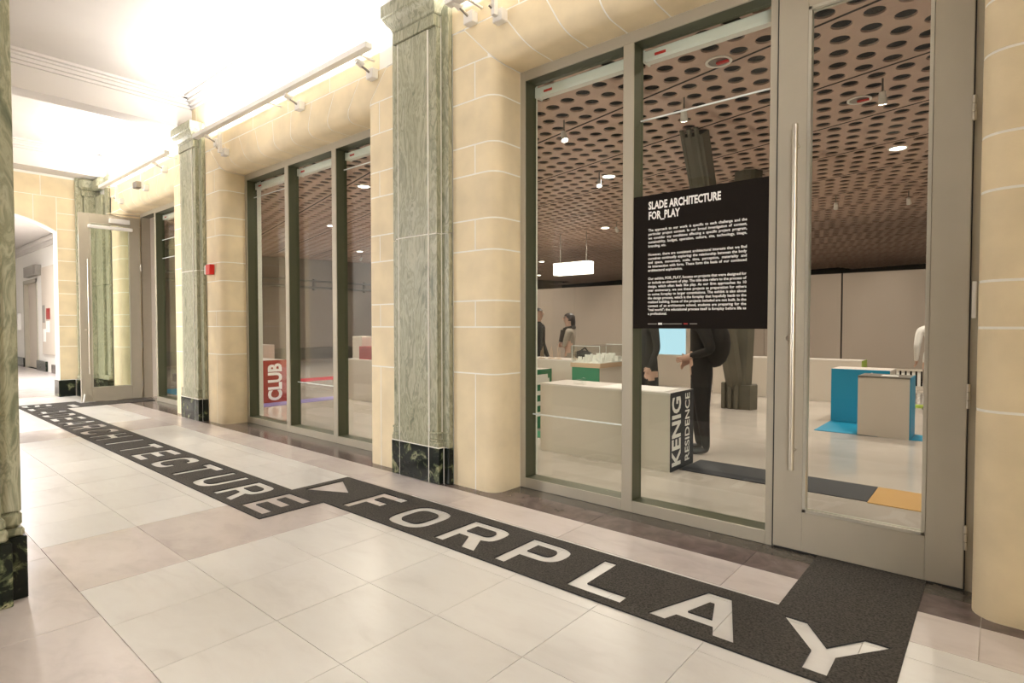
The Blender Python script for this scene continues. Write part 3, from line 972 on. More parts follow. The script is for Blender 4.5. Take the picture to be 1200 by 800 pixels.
def mat_mesh():
    c = bpy.data.curves.new('floor_mat', 'CURVE')
    c.dimensions = '2D'; c.fill_mode = 'BOTH'; c.extrude = .004
    def spline(pts):
        s = c.splines.new('POLY')
        s.points.add(len(pts) - 1)
        for p, (x, y) in zip(s.points, pts):
            p.co = (x, y, 0, 1)
        s.use_cyclic_u = True
    spline([(-13.42, -1.95), (-4.195, -1.95), (-4.195, -1.415), (-.288, -1.415), (-.288, -.005), (-.842, -.005), (-.842, -.84),
            (-4.715, -.84), (-4.715, -1.405), (-12.45, -1.405), (-12.45, -.01), (-13.05, -.01), (-13.05, -1.06), (-13.42, -1.06)])
    def glyph(ch, x0, x1, y0, y1):
        for lp in GLYPH(ch, x1 - x0, y1 - y0):
            spline([(x0 + u, y0 + v) for u, v in lp])
    for ch, xa, xb in (('F', -4.02, -3.69), ('O', -3.50, -3.11), ('R', -2.92, -2.54), ('P', -2.37, -2.02), ('L', -1.82, -1.48), ('A', -1.325, -.895), ('Y', -.79, -.335)):
        glyph(ch, xa, xb, -1.352, -.935)
    word = 'SLADEARCHITECTURE'
    for i, ch in enumerate(word):
        x = -4.64 - (16 - i) * .545
        wd = {'I': .10, 'A': .42}.get(ch, .36)
        o = (.36 - wd) / 2
        glyph(ch, x + o, x + o + wd, -1.885, -1.47)
    spline([(-4.645, -1.325), (-4.255, -1.135), (-4.635, -.945)])
    # small cut-outs where the runner turns to the open doorway
    spline([(-13.0, -1.30), (-12.50, -1.30), (-12.50, -1.18), (-13.0, -1.18)])
    o = bpy.data.objects.new('floor_mat', c)
    COL.objects.link(o)
    dg = bpy.context.evaluated_depsgraph_get()
    me = bpy.data.meshes.new_from_object(o.evaluated_get(dg))
    bpy.data.objects.remove(o); bpy.data.curves.remove(c)
    return me
me = mat_mesh()
me.materials.clear(); me.materials.append(M['carpet']); me.materials.append(M['rubber'])
me.update()
for p in me.polygons:
    p.material_index = 0 if p.normal.z > .5 else 1
mat = link('floor_mat', me, None, (0, 0, .0046))
tagged(mat, 'charcoal carpet runner with cut-out letters and arrow leading to the glass doors', 'floor mat')

# ================================================================== UPLIGHT RAILS AND SPOTS ON THE WALL
def uplight(x0, x1, y, label, sgn=1):
    t = thing('uplight_rail', label, 'light rail', ((x0 + x1) / 2, y, 4.15))
    ch = MB()
    ch.box(x0, x1, y - .04, y + .04, 4.165, 4.178); ch.box(x0, x1, y - .04, y - .034, 4.178, 4.222); ch.box(x0, x1, y + .034, y + .04, 4.178, 4.222)
    ch.box(x0, x0 + .008, y - .034, y + .034, 4.178, 4.222); ch.box(x1 - .008, x1, y - .034, y + .034, 4.178, 4.222)
    part('channel', ch, 'lamp_white', t)
    part('tube_lamp', MB().tube((x0 + .05, y, 4.20), (x1 - .05, y, 4.20), .012, n=10), 'softglow', t)
    n = max(2, int((x1 - x0) / 1.2))
    for i in range(n):
        x = x0 + .2 + (x1 - x0 - .4) * i / (n - 1)
        wy = -F if sgn > 0 else -3.42
        part('bracket', MB().box(x - .012, x + .012, min(y, wy), max(y, wy), 4.165, 4.178), 'white', t)
    ld = bpy.data.lights.new('tube_light', 'AREA')
    ld.shape = 'RECTANGLE'; ld.size = x1 - x0 - .1; ld.size_y = .06
    ld.energy = UPLIGHT_W * (x1 - x0); ld.color = WARM
    lo = bpy.data.objects.new('tube_light', ld)
    COL.objects.link(lo)
    lo.parent = t
    lo.location = (0, 0, .073)
    lo.rotation_euler = (PI, 0, 0)
uplight(-8.95, -4.74, -.545, 'white uplight rail along the stone above the three-light window')
uplight(-3.62, .3, -.545, 'white uplight rail along the stone above the window with the text panel')
uplight(-13.6, -10.05, -.545, 'white uplight rail along the stone above the open door')

def lobby_fill(x, y, label):  # fill light added over the unseen lobby to brighten stone and floor
    t = thing('ceiling_fill', label, 'ceiling light', (x, y, ZC), group='square ceiling lights of the lobby')
    part('frame', MB().box(x - .65, x + .65, y - .65, y + .65, ZC - .03, ZC - .001), 'lamp_white', t)
    part('diffuser', MB().box(x - .6, x + .6, y - .6, y + .6, ZC - .036, ZC - .03), 'softglow', t)
    ld = bpy.data.lights.new('ceiling_fill_lamp', 'AREA')
    ld.shape = 'SQUARE'; ld.size = 1.2
    ld.energy = LOBBY_FILL_W * (.45 if x > -2 else (1.0 if x > -12 else .5)); ld.color = WARM
    lo = bpy.data.objects.new('ceiling_fill_lamp', ld)
    COL.objects.link(lo); lo.parent = t; lo.location = (0, 0, -.05)
for x, l in ((1.8, 'square white ceiling light in the lobby near the last pillar'), (-10.4, 'square white ceiling light in the lobby behind the farther pillar'),
             (-13.2, 'square white ceiling light in the lobby near the arch wall')):
    lobby_fill(x, -8.0, l)
def wall_fill(x, k, label):  # added glowing panel, kept out of the glass reflections, fills the stone wall
    t = thing('wall_fill', label, 'wall light', (x, -9.0, 1.1), group='tall wall lights of the lobby')
    part('frame', MB().box(x - .64, x + .64, -8.999, -8.95, 1.1, 3.5, bev=.01), 'lamp_white', t)
    part('diffuser', MB().box(x - .58, x + .58, -8.95, -8.94, 1.16, 3.44), 'softglow', t)
    ld = bpy.data.lights.new('wall_fill_lamp', 'AREA')
    ld.shape = 'RECTANGLE'; ld.size = 1.16; ld.size_y = 2.28
    ld.energy = WALL_FILL_W * k; ld.color = WARM
    lo = bpy.data.objects.new('wall_fill_lamp', ld)
    COL.objects.link(lo); lo.parent = t; lo.location = (0, .075, 1.2)
    lo.rotation_euler = (math.radians(-90), 0, PI)
wall_fill(-11.5, 1.12, 'tall white wall light on the dark lobby wall behind the farther pillar')
wall_fill(3.0, 1.05, 'tall white wall light on the dark lobby wall past the last pillar')
t = thing('ceiling_fill', 'round white ceiling light in the passage beyond the arch', 'ceiling light', (-19.0, -1.6, 4.2))  # lamp added to brighten the passage
part('rim', MB().lathe([(.30, -.05), (.30, 0), (.26, 0), (.26, -.05)], (-19.0, -1.6, 4.2)), 'lamp_white', t, smooth=True)
part('diffuser', MB().lathe([(.26, -.04), (.26, -.01)], (-19.0, -1.6, 4.2)), 'softglow', t)
ld = bpy.data.lights.new('ceiling_fill_lamp', 'AREA')
ld.shape = 'DISK'; ld.size = .5; ld.energy = 330; ld.color = WARM
lo = bpy.data.objects.new('ceiling_fill_lamp', ld); COL.objects.link(lo); lo.parent = t; lo.location = (0, 0, -.06)

def wall_spot(x, z, label, kind=0):
    t = thing('wall_spot', label, 'spotlight', (x, -F, z), group='small fixtures under the wall rails')
    part('wall_box', MB().box(x - .055, x + .055, -F - .075, -F, z - .05, z + .05, bev=.006), 'lamp_white', t)
    part('knuckle', MB().tube((x, -F - .07, z + .01), (x - .02, -F - .15, z + .055), .012), 'chrome', t, smooth=True)
    if kind == 0:
        part('lamp_head', MB().tube((x - .03, -F - .13, z + .07), (x - .03, -F - .21, z + .09), .035, .03, n=14), 'lamp_white', t, smooth=True)
        ld = bpy.data.lights.new('head_lamp', 'SPOT')
        ld.energy = HEAD_W; ld.color = WARM; ld.spot_size = math.radians(125); ld.spot_blend = .8; ld.shadow_soft_size = .05
        lo = bpy.data.objects.new('head_lamp', ld); COL.objects.link(lo); lo.parent = t
        lo.location = (-.03, -.23, .08)
        lo.rotation_euler = Vector((0, -.75, -1)).to_track_quat('-Z', 'Y').to_euler()
    elif kind == 1:
        part('drop_bar', MB().box(x - .02, x + .02, -F - .13, -F - .08, z - .02, z + .28, bev=.004), 'lamp_white', t)
    else:
        part('camera_body', MB().box(x - .16, x + .02, -F - .20, -F - .10, z - .02, z + .10, bev=.012), 'chrome', t)
        part('drop_bar', MB().box(x - .02, x + .02, -F - .12, -F - .07, z - .02, z + .26, bev=.004), 'lamp_white', t)
wall_spot(-4.93, 4.02, 'small white lamp on a wall box beside the green pilaster capital')
wall_spot(-6.35, 4.05, 'small white lamp on a wall box above the middle of the three-light window')
wall_spot(-3.52, 4.10, 'small white lamp on a wall box right of the green pilaster capital')
wall_spot(-3.18, 4.00, 'white box with hanging bar above the text panel window', 1)
wall_spot(-8.62, 4.08, 'small white lamp on a wall box above the fire alarm')
wall_spot(-8.38, 3.90, 'white box with hanging bar above the corner of the three-light window', 1)
wall_spot(-10.7, 4.07, 'small white lamp on a wall box left of the pilaster by the fire alarm')
wall_spot(-11.6, 3.90, 'small grey camera on a wall box above the narrow window', 2)
wall_spot(-13.0, 3.86, 'white box with hanging bar above the open door', 1)

# fire alarm
t = thing('fire_alarm', 'red fire alarm box with white strobe on the stone pier', 'fire alarm', (-8.95, -F, 2.22))
part('body', MB().box(-9.02, -8.87, -F - .07, -F, 2.21, 2.36, bev=.008), 'red', t)
part('strobe', MB().box(-9.10, -9.02, -F - .055, -F, 2.215, 2.355, bev=.008), 'lamp_white', t)
part('lens', MB().box(-9.085, -9.035, -F - .062, -F - .055, 2.24, 2.33, bev=.004), 'edge', t)

# ================================================================== GALLERY
GX0, GX1, GYB = -22.0, 7.0, 27.0
ZG = 4.12
struct('floor', MB().box(GX0, GX1, .12, GYB, -.2, -.001), 'concrete', 'polished grey concrete gallery floor')
we = struct('wall_left', MB().box(GX0 - .2, GX0, .57, GYB, 0, 5.2), 'gwall', 'plain taupe end wall of the gallery')
part('baseboard', MB().box(GX0, GX0 + .06, .57, GYB, .08, .55, bev=.01), 'chrome', we)
struct('wall_side', MB().box(GX1, GX1 + .2, .25, GYB, 0, 5.2), 'gwall', 'plain taupe side wall of the gallery')
struct('wall_rear', MB().box(GX0, GX1, GYB, GYB + .2, 0, 5.2), 'void', 'dark rear wall of the gallery beyond the partition')
struct('wall_inner', MB().box(XE - .3, XR + .0, .25, .30, ZT + .02, 5.2).box(GX0, XE - .3, .46, .56, 0, 5.2).box(XR, GX1, .1, .3, 0, 5.2), 'gwall', 'gallery face of the stone wall')
# partition of tall panels
pt = struct('wall_partition', MB().box(-15, GX1, 12.06, 12.16, 0, 2.70), 'void', 'tall taupe partition panels across the rear of the gallery')
xs = [-15, -12.9, -10.8, -8.7, -6.6, -4.75, -2.955, -2.93, -.9, 1.1, 3.1, 5.1, GX1]
for a, b in zip(xs, xs[1:]):
    if b - a > .1:
        part('partition_panel', MB().box(a + .006, b - .006, 12.0, 12.06, .02, 2.735), 'gwall', pt)
# radiator cover along the partition
rd = thing('radiator_cover', 'long grey perforated radiator cover along the partition', 'radiator', (0, 11.9, 0))
part('top_panel', MB().box(-3.2, GX1 - .1, 11.80, 11.98, .42, .46), 'plinth', rd)
part('base_panel', MB().box(-3.2, GX1 - .1, 11.83, 11.98, .0, .08), 'plinth', rd)
for i in range(100):
    x = -3.2 + i * .1
    part('slat', MB().box(x + .02, x + .08, 11.83, 11.86, .08, .42), 'white', rd)
part('back_panel', MB().box(-3.2, GX1 - .1, 11.90, 11.98, .08, .42), 'void', rd)
# perforated ceiling
pl = struct('ceiling', MB().box(GX0, GX1, .3, GYB, ZG + .25, ZG + .35), 'void', 'perforated brown panel ceiling of the gallery')
CS = .27; NC, NR = 10, 5
pm = MB()
PWX, PWY = CS * NC, CS * NR
def hole_cell(cx, cy, hx):
    K = 16
    inner = []; outer = []
    for i in range(K):
        a = 2 * PI * (i + .5) / K
        ux, uy = math.cos(a), math.sin(a)
        inner.append((cx + .086 * ux, cy + .086 * uy))
        s_ = min(hx / max(1e-6, abs(ux)), (CS / 2) / max(1e-6, abs(uy)))
        outer.append((cx + ux * s_, cy + uy * s_))
    # the square's corners fall between samples: add them so cells tile without gaps
    vs = [(x, y, 0) for x, y in inner] + [(x, y, 0) for x, y in outer] + [(x, y, .02) for x, y in inner]
    fs = []
    for i in range(K):
        k = (i + 1) % K
        fs.append((i, K + i, K + k, k))
        fs.append((i, k, 2 * K + k, 2 * K + i))
    base = len(pm.v)
    pm.add(vs, fs)
    for sx, sy in ((1, 1), (-1, 1), (-1, -1), (1, -1)):
        cands = sorted(range(K), key=lambda i: (outer[i][0] - (cx + sx * hx)) ** 2 + (outer[i][1] - (cy + sy * CS / 2)) ** 2)[:2]
        c0 = len(pm.v)
        pm.add([(cx + sx * hx, cy + sy * CS / 2, 0)], [])
        pm.f.append((base + K + cands[0], base + K + cands[1], c0)); pm.mi.append(0)
for r in range(NR):
    cy = -PWY / 2 + CS * (r + .5)
    off = .25 * CS if r % 2 else -.25 * CS
    for c in range(NC):
        hole_cell(-PWX / 2 + CS * (c + .5) + off, cy, CS / 2)
    xa = -PWX / 2; xb = PWX / 2
    if off > 0:
        pm.add([(xa, cy - CS / 2, 0), (xa + off, cy - CS / 2, 0), (xa + off, cy + CS / 2, 0), (xa, cy + CS / 2, 0)], [(0, 3, 2, 1)])
    else:
        pm.add([(xb + off, cy - CS / 2, 0), (xb, cy - CS / 2, 0), (xb, cy + CS / 2, 0), (xb + off, cy + CS / 2, 0)], [(0, 3, 2, 1)])
pmesh = to_mesh('ceiling_panel', pm, 'panel')
ROT = math.radians(-14)
ca, sa = math.cos(ROT), math.sin(ROT)
npan = 0
cand = []
for i in range(-12, 13):
    for j in range(-12, 22):
        u = i * (PWX + .012); v = j * (PWY + .035) + .55
        X = -4 + u * ca - v * sa; Y = 4 + u * sa + v * ca
        if Y < 1.05 or Y > GYB - .8 or X < GX0 + .9 or X > GX1 - .9:
            continue
        cand.append((math.hypot(X, Y + 4), X, Y))
cand.sort()
for k, (dd, X, Y) in enumerate(cand[:290]):
    o = link('ceiling_panel', pmesh, pl, (X, Y, ZG))
    o.rotation_euler = (0, 0, ROT)
far = MB()
for dd, X, Y in cand[290:]:
    far.add([(X + u * ca - v * sa, Y + u * sa + v * ca, ZG + z) for u, v, z in pm.v], pm.f)
if far.v:
    part('far_panels', far, 'panel', pl, kind='stuff')

# downlights and track heads
def downlight(x, y, label, on=True):
    t = thing('downlight', label, 'downlight', (x, y, ZG), group='round ceiling downlights of the gallery')
    rg = MB().lathe([(.102, -.002), (.105, -.012), (.13, -.012), (.13, -.002)], (x, y, ZG), 24)
    rg.f = rg.f[:-2]; rg.mi = rg.mi[:-2]
    part('trim_ring', rg, 'lamp_white', t, smooth=True)
    part('lens', MB().lathe([(.10, -.006), (.10, -.001)], (x, y, ZG), 24), 'glow' if on else 'chrome', t)
    if not on:
        part('red_tag', MB().box(x - .02, x + .10, y - .02, y + .02, ZG - .03, ZG - .013), 'red', t)
        return
    ld = bpy.data.lights.new('downlight_lamp', 'SPOT')
    ld.energy = DOWN_W * (.36 if y < 1.6 else 1.0); ld.color = GWARM; ld.spot_size = math.radians(150); ld.spot_blend = .9; ld.shadow_soft_size = .09
    lo = bpy.data.objects.new('downlight_lamp', ld); COL.objects.link(lo)
    lo.parent = t; lo.location = (0, 0, -.03)
DL = [((-2.2, 1.85), 'round ceiling downlight above the black text panel'),
      ((-5.35, 5.0), 'round ceiling downlight above the glass model case'),
      ((-8.2, 9.6), 'round ceiling downlight in front of the hanging light box'),
      ((-1.3, 3.9), 'round ceiling downlight seen at the left edge of the door glass'),
      ((-1.2, 6.4), 'round ceiling downlight above the teal box'),
      ((-3.4, 9.3), 'round ceiling downlight above the low white box with the green end'),
      ((-9.3, 2.6), 'round ceiling downlight above the red box'),
      ((-13.6, 4.6), 'round ceiling downlight above the crimson floor strip'),
      ((-17.5, 8.2), 'round ceiling downlight near the end wall rail'),
      ((2.2, 4.0), 'round ceiling downlight beyond the closed door'),
      ((2.5, 9.0), 'round ceiling downlight above the radiator cover'),
      ((-12.5, 10.0), 'round ceiling downlight by the left end of the partition'),
      ((-14.5, 15.0), 'round ceiling downlight beyond the left end of the partition'),  # from here, lamps added to light the ceiling beyond the partition
      ((-18.5, 20.0), 'round ceiling downlight in the far left corner beyond the partition'),
      ((-5.0, 15.0), 'round ceiling downlight just beyond the partition behind the screen'),
      ((-8.5, 17.5), 'round ceiling downlight beyond the partition above the screen'),
      ((-1.5, 18.0), 'round ceiling downlight beyond the partition seam'),
      ((-3.3, 1.0), 'round ceiling downlight close behind the window head above the long box'),  # from here, unseen lamps added to light boxes near the glass
      ((-1.0, 1.0), 'round ceiling downlight close behind the closed glass door'),
      ((-7.2, 1.0), 'round ceiling downlight close behind the three-light window head'),
      ((-17.0, 4.0), 'round ceiling downlight between the crimson strip and the end wall')]  # lamp added to brighten the view to the end wall
for k, ((x, y), l) in enumerate(DL):
    downlight(x, y, l, k not in (0, 3))
def track_head(x, y, label, aim):
    t = thing('track_spot', label, 'spotlight', (x, y, ZG), group='small spot heads under the perforated ceiling')
    part('stem', MB().tube((x, y, ZG), (x, y, ZG - .16), .010), 'chrome', t)
    a = Vector(aim) - Vector((x, y, ZG - .2)); a.normalize()
    c = Vector((x, y, ZG - .2))
    part('lamp_head', MB().tube(c - a * .06, c + a * .07, .032, .045, n=14), 'lamp_white', t, smooth=True)
    part('lens', MB().tube(c + a * .07, c + a * .074, .038, n=14), 'glow', t)
    ld = bpy.data.lights.new('spot_lamp', 'SPOT')
    ld.energy = SPOT_W; ld.color = GWARM; ld.spot_size = math.radians(70); ld.spot_blend = .6; ld.shadow_soft_size = .04
    lo = bpy.data.objects.new('spot_lamp', ld); COL.objects.link(lo)
    lo.parent = t; lo.location = (c + a * .09) - Vector((x, y, ZG))
    lo.rotation_euler = a.to_track_quat('-Z', 'Y').to_euler()
for x, y, l, aim in ((-4.35, 2.2, 'spot head aimed at the long white box with dark end', (-3.2, 1.6, .7)),
                     (-2.85, 2.5, 'spot head above the figure in black behind the text panel', (-3.6, 4.5, .7)),
                     (-1.0, 3.4, 'spot head seen through the top of the door glass', (-1.1, 5.2, .5)),
                     (-5.3, 4.6, 'spot head beside the downlight over the model case', (-4.4, 3.2, .9)),
                     (-2.6, 12.0 - 2.6, 'spot head shining at the partition seam', (-3.0, 12, 1.4)),
                     (-1.4, 9.8, 'spot head shining at the partition right of its seam', (-1.2, 12, 1.4)),
                     (-7.5, 9.0, 'spot head shining at the partition behind the folded-arm figure', (-8, 12, 1.4)),
                     (-9.4, 7.5, 'spot head shining at the partition beyond the folded-arm figure', (-10.5, 12, 1.3)),
                     (-8.9, 3.4, 'spot head above the stacked red and white boxes', (-9.2, 2.8, .8)),
                     (-18.0, 8.6, 'spot head shining at the end wall above the rail', (-22, 9, 1.6)),
                     (-18.0, 12.0, 'spot head shining at the end wall beyond the rail', (-22, 12.5, 1.6))):
    track_head(x, y, l, aim)
# glowing box imitating a lamp's reflection in the glass
t = thing('reflection_box', 'white glowing rectangular light box hanging under the perforated ceiling', 'ceiling light', (-9.4, 9.6, 2.95))
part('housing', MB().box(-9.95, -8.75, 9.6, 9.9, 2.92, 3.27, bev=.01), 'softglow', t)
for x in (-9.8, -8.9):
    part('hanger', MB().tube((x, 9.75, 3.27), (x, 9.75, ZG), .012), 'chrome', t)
# rail on end wall
t = thing('wall_rail', 'twin dark pipe rail along the taupe end wall', 'rail', (GX0 + .1, 9, 3.1))
part('pipe', MB().tube((GX0 + .14, 3, 3.05), (GX0 + .14, 20, 3.05), .05), 'chrome', t, smooth=True)
part('pipe', MB().tube((GX0 + .14, 3, 3.32), (GX0 + .14, 20, 3.32), .04), 'chrome', t, smooth=True)
for y in (4, 6.5, 9, 11.5, 14, 16.5):
    part('bracket', MB().box(GX0, GX0 + .16, y - .04, y + .04, 2.95, 3.4), 'chrome', t)
tagged(solo('alarm_box', MB().box(GX0 + .002, GX0 + .07, 2.3, 2.8, 2.9, 3.45, bev=.02), 'red', 'red alarm box by the pipe rail on the end wall', 'alarm box'), None, None)

# ---- leaning forked column
t = thing('column', 'forked grey cast column with ribbed foot standing behind the figure in black', 'column', (-3.45, 6.3, 0))
cx, cy = -3.45, 6.35
ft = MB(); ft.prism([(cx - .27, cy - .2), (cx + .22, cy - .2), (cx + .28, cy), (cx + .2, cy + .22), (cx - .22, cy + .22), (cx - .3, cy)], 0, .42)
part('foot', ft, 'column', t)
for k in range(3):
    part('foot_rib', MB().box(cx - .26 + k * .11, cx - .19 + k * .11, cy - .26, cy - .18, 0, .46 + .1 * k, bev=.01), 'column', t)
part('leg', MB().tube((cx - .02, cy, .35), (cx + .08, cy + .02, ZG), .20, .24, n=8), 'column', t)
part('leg', MB().tube((cx - .08, cy - .06, .35), (-3.25, 3.75, ZG), .15, .20, n=8), 'column', t)
for k in (-1, 0, 1):
    part('rib', MB().tube((cx - .08 + k * .07, cy - .20, .5), (-3.25 + k * .1, 3.56, ZG), .030, .035, n=6), 'column', t)

# ---- exhibit plinths
def plinth(name, label, x0, x1, y0, y1, h, group=None, body='plinth', cat='plinth', ends=None, topm='top'):
    t = thing(name, label, cat, ((x0 + x1) / 2, (y0 + y1) / 2, 0), group=group)
    part('body', MB().box(x0, x1, y0, y1, 0, h - .02), body, t)
    part('top_board', MB().box(x0 - .003, x1 + .003, y0 - .003, y1 + .003, h - .02, h), topm, t)
    if ends:
        side, m_ = ends
        if side == '+x':
            part('end_panel', MB().box(x1, x1 + .012, y0, y1, 0.002, h + .001), m_, t)
        else:
            part('front_panel', MB().box(x0, x1, y0 - .012, y0, 0.002, h + .001), m_, t)
    return t
def side_text(t, body, x, y0, y1, z0, z1, mat='print', bold=.03):
    """lettering turned to read upwards on a +x face: baseline towards +y"""
    vs, fs = text_geo(body, bold, 3)
    a, b, p, q = bounds(vs)
    mb = MB()
    mb.add([(x, y1 - (v - p) / (q - p) * (y1 - y0), z0 + (u - a) / (b - a) * (z1 - z0)) for u, v in vs], fs)
    return part('lettering', mb, mat, t, label='white lettering reading upwards')
kn = plinth('exhibit_plinth', 'long white exhibit box with black lettered end behind the text panel window', -4.06, -2.452, 1.33, 1.87, .785, ends=('+x', 'navy'))
def side_text2(t, body, x, yl, yr, z0, z1, bold=.03, mat='print'):
    # letters rotated 90 degrees: cap height runs along y, text runs up; tops of letters face -y
    vs, fs = text_geo(body, bold, 3)
    a, b, p, q = bounds(vs)
    mb = MB()
    mb.add([(x, yr - (v - p) / (q - p) * (yr - yl), z0 + (u - a) / (b - a) * (z1 - z0)) for u, v in vs], fs)
    return part('lettering', mb, mat, t, label='white lettering reading upwards')
side_text2(kn, 'KENIG', -2.4385, 1.345, 1.555, .05, .74, .03)
side_text2(kn, 'RESIDENCE', -2.4385, 1.655, 1.77, .06, .76, .02)
solo('drawing_sheet', MB().box(-3.3, -2.55, 1.38, 1.8, .786, .789), 'print', 'large pale drawing sheet lying on the long exhibit box', 'drawing')
t = thing('clear_model', 'small clear model standing on the left end of the long exhibit box', 'model', (-3.62, 1.5, .785))
part('block', MB().box(-3.68, -3.60, 1.45, 1.53, .786, .84), 'case', t)
part('block', MB().box(-3.60, -3.55, 1.47, 1.52, .786, .86), 'case', t)
# floor strips running out of the boxes
solo('floor_strip', MB().box(-2.43, -.80, 1.50, 2.05, 0, .006), 'navy', 'dark navy floor strip running from the lettered box end', 'floor strip')
solo('floor_strip', MB().box(-.795, .9, 1.47, 2.05, 0, .006), 'yellow', 'ochre floor strip beside the dark navy strip', 'floor strip')
# green lettered box
gb = plinth('exhibit_plinth', 'white exhibit box with green lettered end left of the long box', -6.3, -4.95, 2.28, 2.74, .83, ends=('+x', 'greenb'))
lt = MB()
for z0, z1 in ((.62, .70), (.47, .53), (.32, .38), (.17, .23)):
    lt.box(-4.937, -4.935, 2.30, 2.60, z0, z1)
lt.box(-4.937, -4.935, 2.60, 2.68, .14, .70); lt.box(-4.937, -4.935, 2.30, 2.64, .70, .76)
part('lettering', lt, 'print', gb)
solo('floor_strip', MB().box(-4.9, -4.15, 1.9, 2.25, 0, .006), 'greenb', 'green floor strip by the green lettered box end', 'floor strip')
# plinth with glass case
vc = thing('model_case', 'glass case with white city model on a green fronted plinth', 'display case', (-4.3, 3.0, 0))
part('body', MB().box(-4.52, -4.08, 2.66, 3.55, 0, .88), 'plinth', vc)
part('front_panel', MB().box(-4.52, -4.08, 2.648, 2.66, .02, .88), 'greenb', vc)
part('base_board', MB().box(-4.54, -4.06, 2.64, 3.57, .88, .94), 'wood', vc)
part('model_ground', MB().box(-4.52, -4.08, 2.67, 3.54, .94, .95), 'print', vc)
cb = MB()
for i in range(140):
    x = random.uniform(-4.49, -4.11); y = random.uniform(2.70, 3.50); s_ = random.uniform(.010, .022)
    cb.box(x - s_, x + s_, y - s_, y + s_, .95, .95 + random.choice((.02, .03, .05, .07, .10)))
part('model_blocks', cb, 'print', vc, kind='stuff')
for a in ((-4.525, -4.52, 2.655, 3.555), (-4.08, -4.075, 2.655, 3.555), (-4.525, -4.075, 2.650, 2.655), (-4.525, -4.075, 3.555, 3.56)):
    part('case_pane', MB().box(*a, .941, 1.17), 'case', vc)
part('case_pane', MB().box(-4.525, -4.075, 2.65, 3.56, 1.17, 1.175), 'case', vc)
fr = MB()
for x_ in (-4.525, -4.078):
    for y_ in (2.65, 3.557):
        fr.box(x_, x_ + .004, y_, y_ + .004, .941, 1.176)
fr.box(-4.525, -4.075, 2.649, 2.653, 1.172, 1.178); fr.box(-4.525, -4.075, 3.556, 3.56, 1.172, 1.178)
part('case_edges', fr, 'edge', vc)
lw = plinth('exhibit_plinth', 'wide white exhibit box with small stick models behind the green lettered box', -6.9, -4.62, 3.22, 3.72, .93)
for i, (x_, y_) in enumerate(((-5.55, 3.3), (-5.42, 3.38), (-5.25, 3.34), (-5.0, 3.42))):
    t = thing('stick_model', ('stick model at the outer end of the row on the wide white box', 'stick model second from the outer end on the wide white box', 'stick model third from the outer end on the wide white box', 'stick model nearest the black bag on the wide white box')[i], 'model', (x_, y_, .93), group='stick models on the wide white box')
    part('base', MB().box(x_ - .04, x_ + .04, y_ - .04, y_ + .04, .931, .94), 'wood', t)
    for k in range(3):
        part('stick', MB().tube((x_ - .025 + k * .025, y_, .94), (x_ - .02 + k * .02, y_ + .01, 1.06 + .03 * ((i + k) % 3)), .003, n=6), 'wood', t)
# screen
sc_ = thing('projection_screen', 'pale blue lit screen in a grey frame below the text panel edge', 'screen', (-6.3, 9.0, 0))
part('stand_wall', MB().box(-7.35, -5.4, 9.06, 9.2, 0, 2.2), 'plinth', sc_)
part('frame', MB().box(-7.2, -5.56, 9.03, 9.06, .68, 1.95), 'plinth', sc_)
part('screen_face', MB().box(-7.12, -5.64, 9.02, 9.03, .76, 1.88), 'screen', sc_)
# teal pair
tb = plinth('exhibit_plinth', 'exhibit box with teal lettered front behind the plain white box', -1.93, -1.18, 5.84, 6.45, .80, ends=('-y', 'teal'))
vs, fs = text_geo('D', .05, 3)
lt = MB()
for k in range(6):
    lt.ball((-1.40, 5.822, .12 + .12 * k), (.03, .006, .045), 8)
part('lettering', lt, 'print', tb)
solo('floor_strip', MB().box(-1.93, -1.18, 4.80, 5.82, 0, .006), 'teal', 'teal floor strip in front of the teal box', 'floor strip')
wb = plinth('exhibit_plinth', 'plain white exhibit box with teal side standing before the teal box', -1.41, -.84, 4.80, 5.32, .79, ends=('+x', 'teal'), topm='chrome')
solo('book', MB().box(-1.16, -.98, 4.86, 5.02, .791, .80), 'print', 'pale booklet lying on the white box with the teal side', 'booklet')
solo('floor_strip', MB().box(-.82, 1.2, 4.82, 5.28, 0, .006), 'teal', 'teal floor strip right of the white box with the teal side', 'floor strip')
solo('floor_strip', MB().box(-.6, 1.6, 6.6, 7.1, 0, .006), 'teal', 'teal floor strip beside the lime strip', 'floor strip')
solo('floor_strip', MB().box(-1.3, 1.4, 8.35, 8.85, 0, .006), 'lime', 'lime floor strip before the radiator cover', 'floor strip')
lwb = plinth('exhibit_plinth', 'low white exhibit box with lime end before the partition seam', -4.7, -1.92, 8.3, 8.8, .80, ends=('+x', 'lime'))
# red CLUB box and neighbours in the second window
cbx = plinth('exhibit_plinth', 'white exhibit box with red lettered end in the three-light window', -12.6, -10.42, 1.08, 1.60, .80, ends=('+x', 'redb'))
side_text2(cbx, 'CLUB', -10.405, 1.22, 1.50, .04, .74, .04)
plinth('exhibit_plinth', 'small white exhibit box behind the red lettered box', -15.6, -14.6, 3.0, 3.5, .95)
plinth('exhibit_plinth', 'white exhibit box carrying the stacked red and white boxes', -9.9, -7.7, 2.55, 3.15, .80)
solo('display_cube', MB().box(-9.52, -9.0, 2.62, 3.1, .801, 1.05, bev=.004), 'redb', 'red display cube on the white exhibit box', 'cube')
solo('display_cube', MB().box(-9.86, -9.54, 2.7, 3.1, .801, 1.24, bev=.004), 'plinth', 'pale display cube beside the red cube', 'cube')
solo('hanging_panel', MB().box(-9.75, -8.6, 3.2, 3.26, 1.27, 1.78, bev=.004).box(-9.2, -9.15, 3.2, 3.26, 0, 1.27), 'print', 'white display panel on a post above the red cube', 'panel')
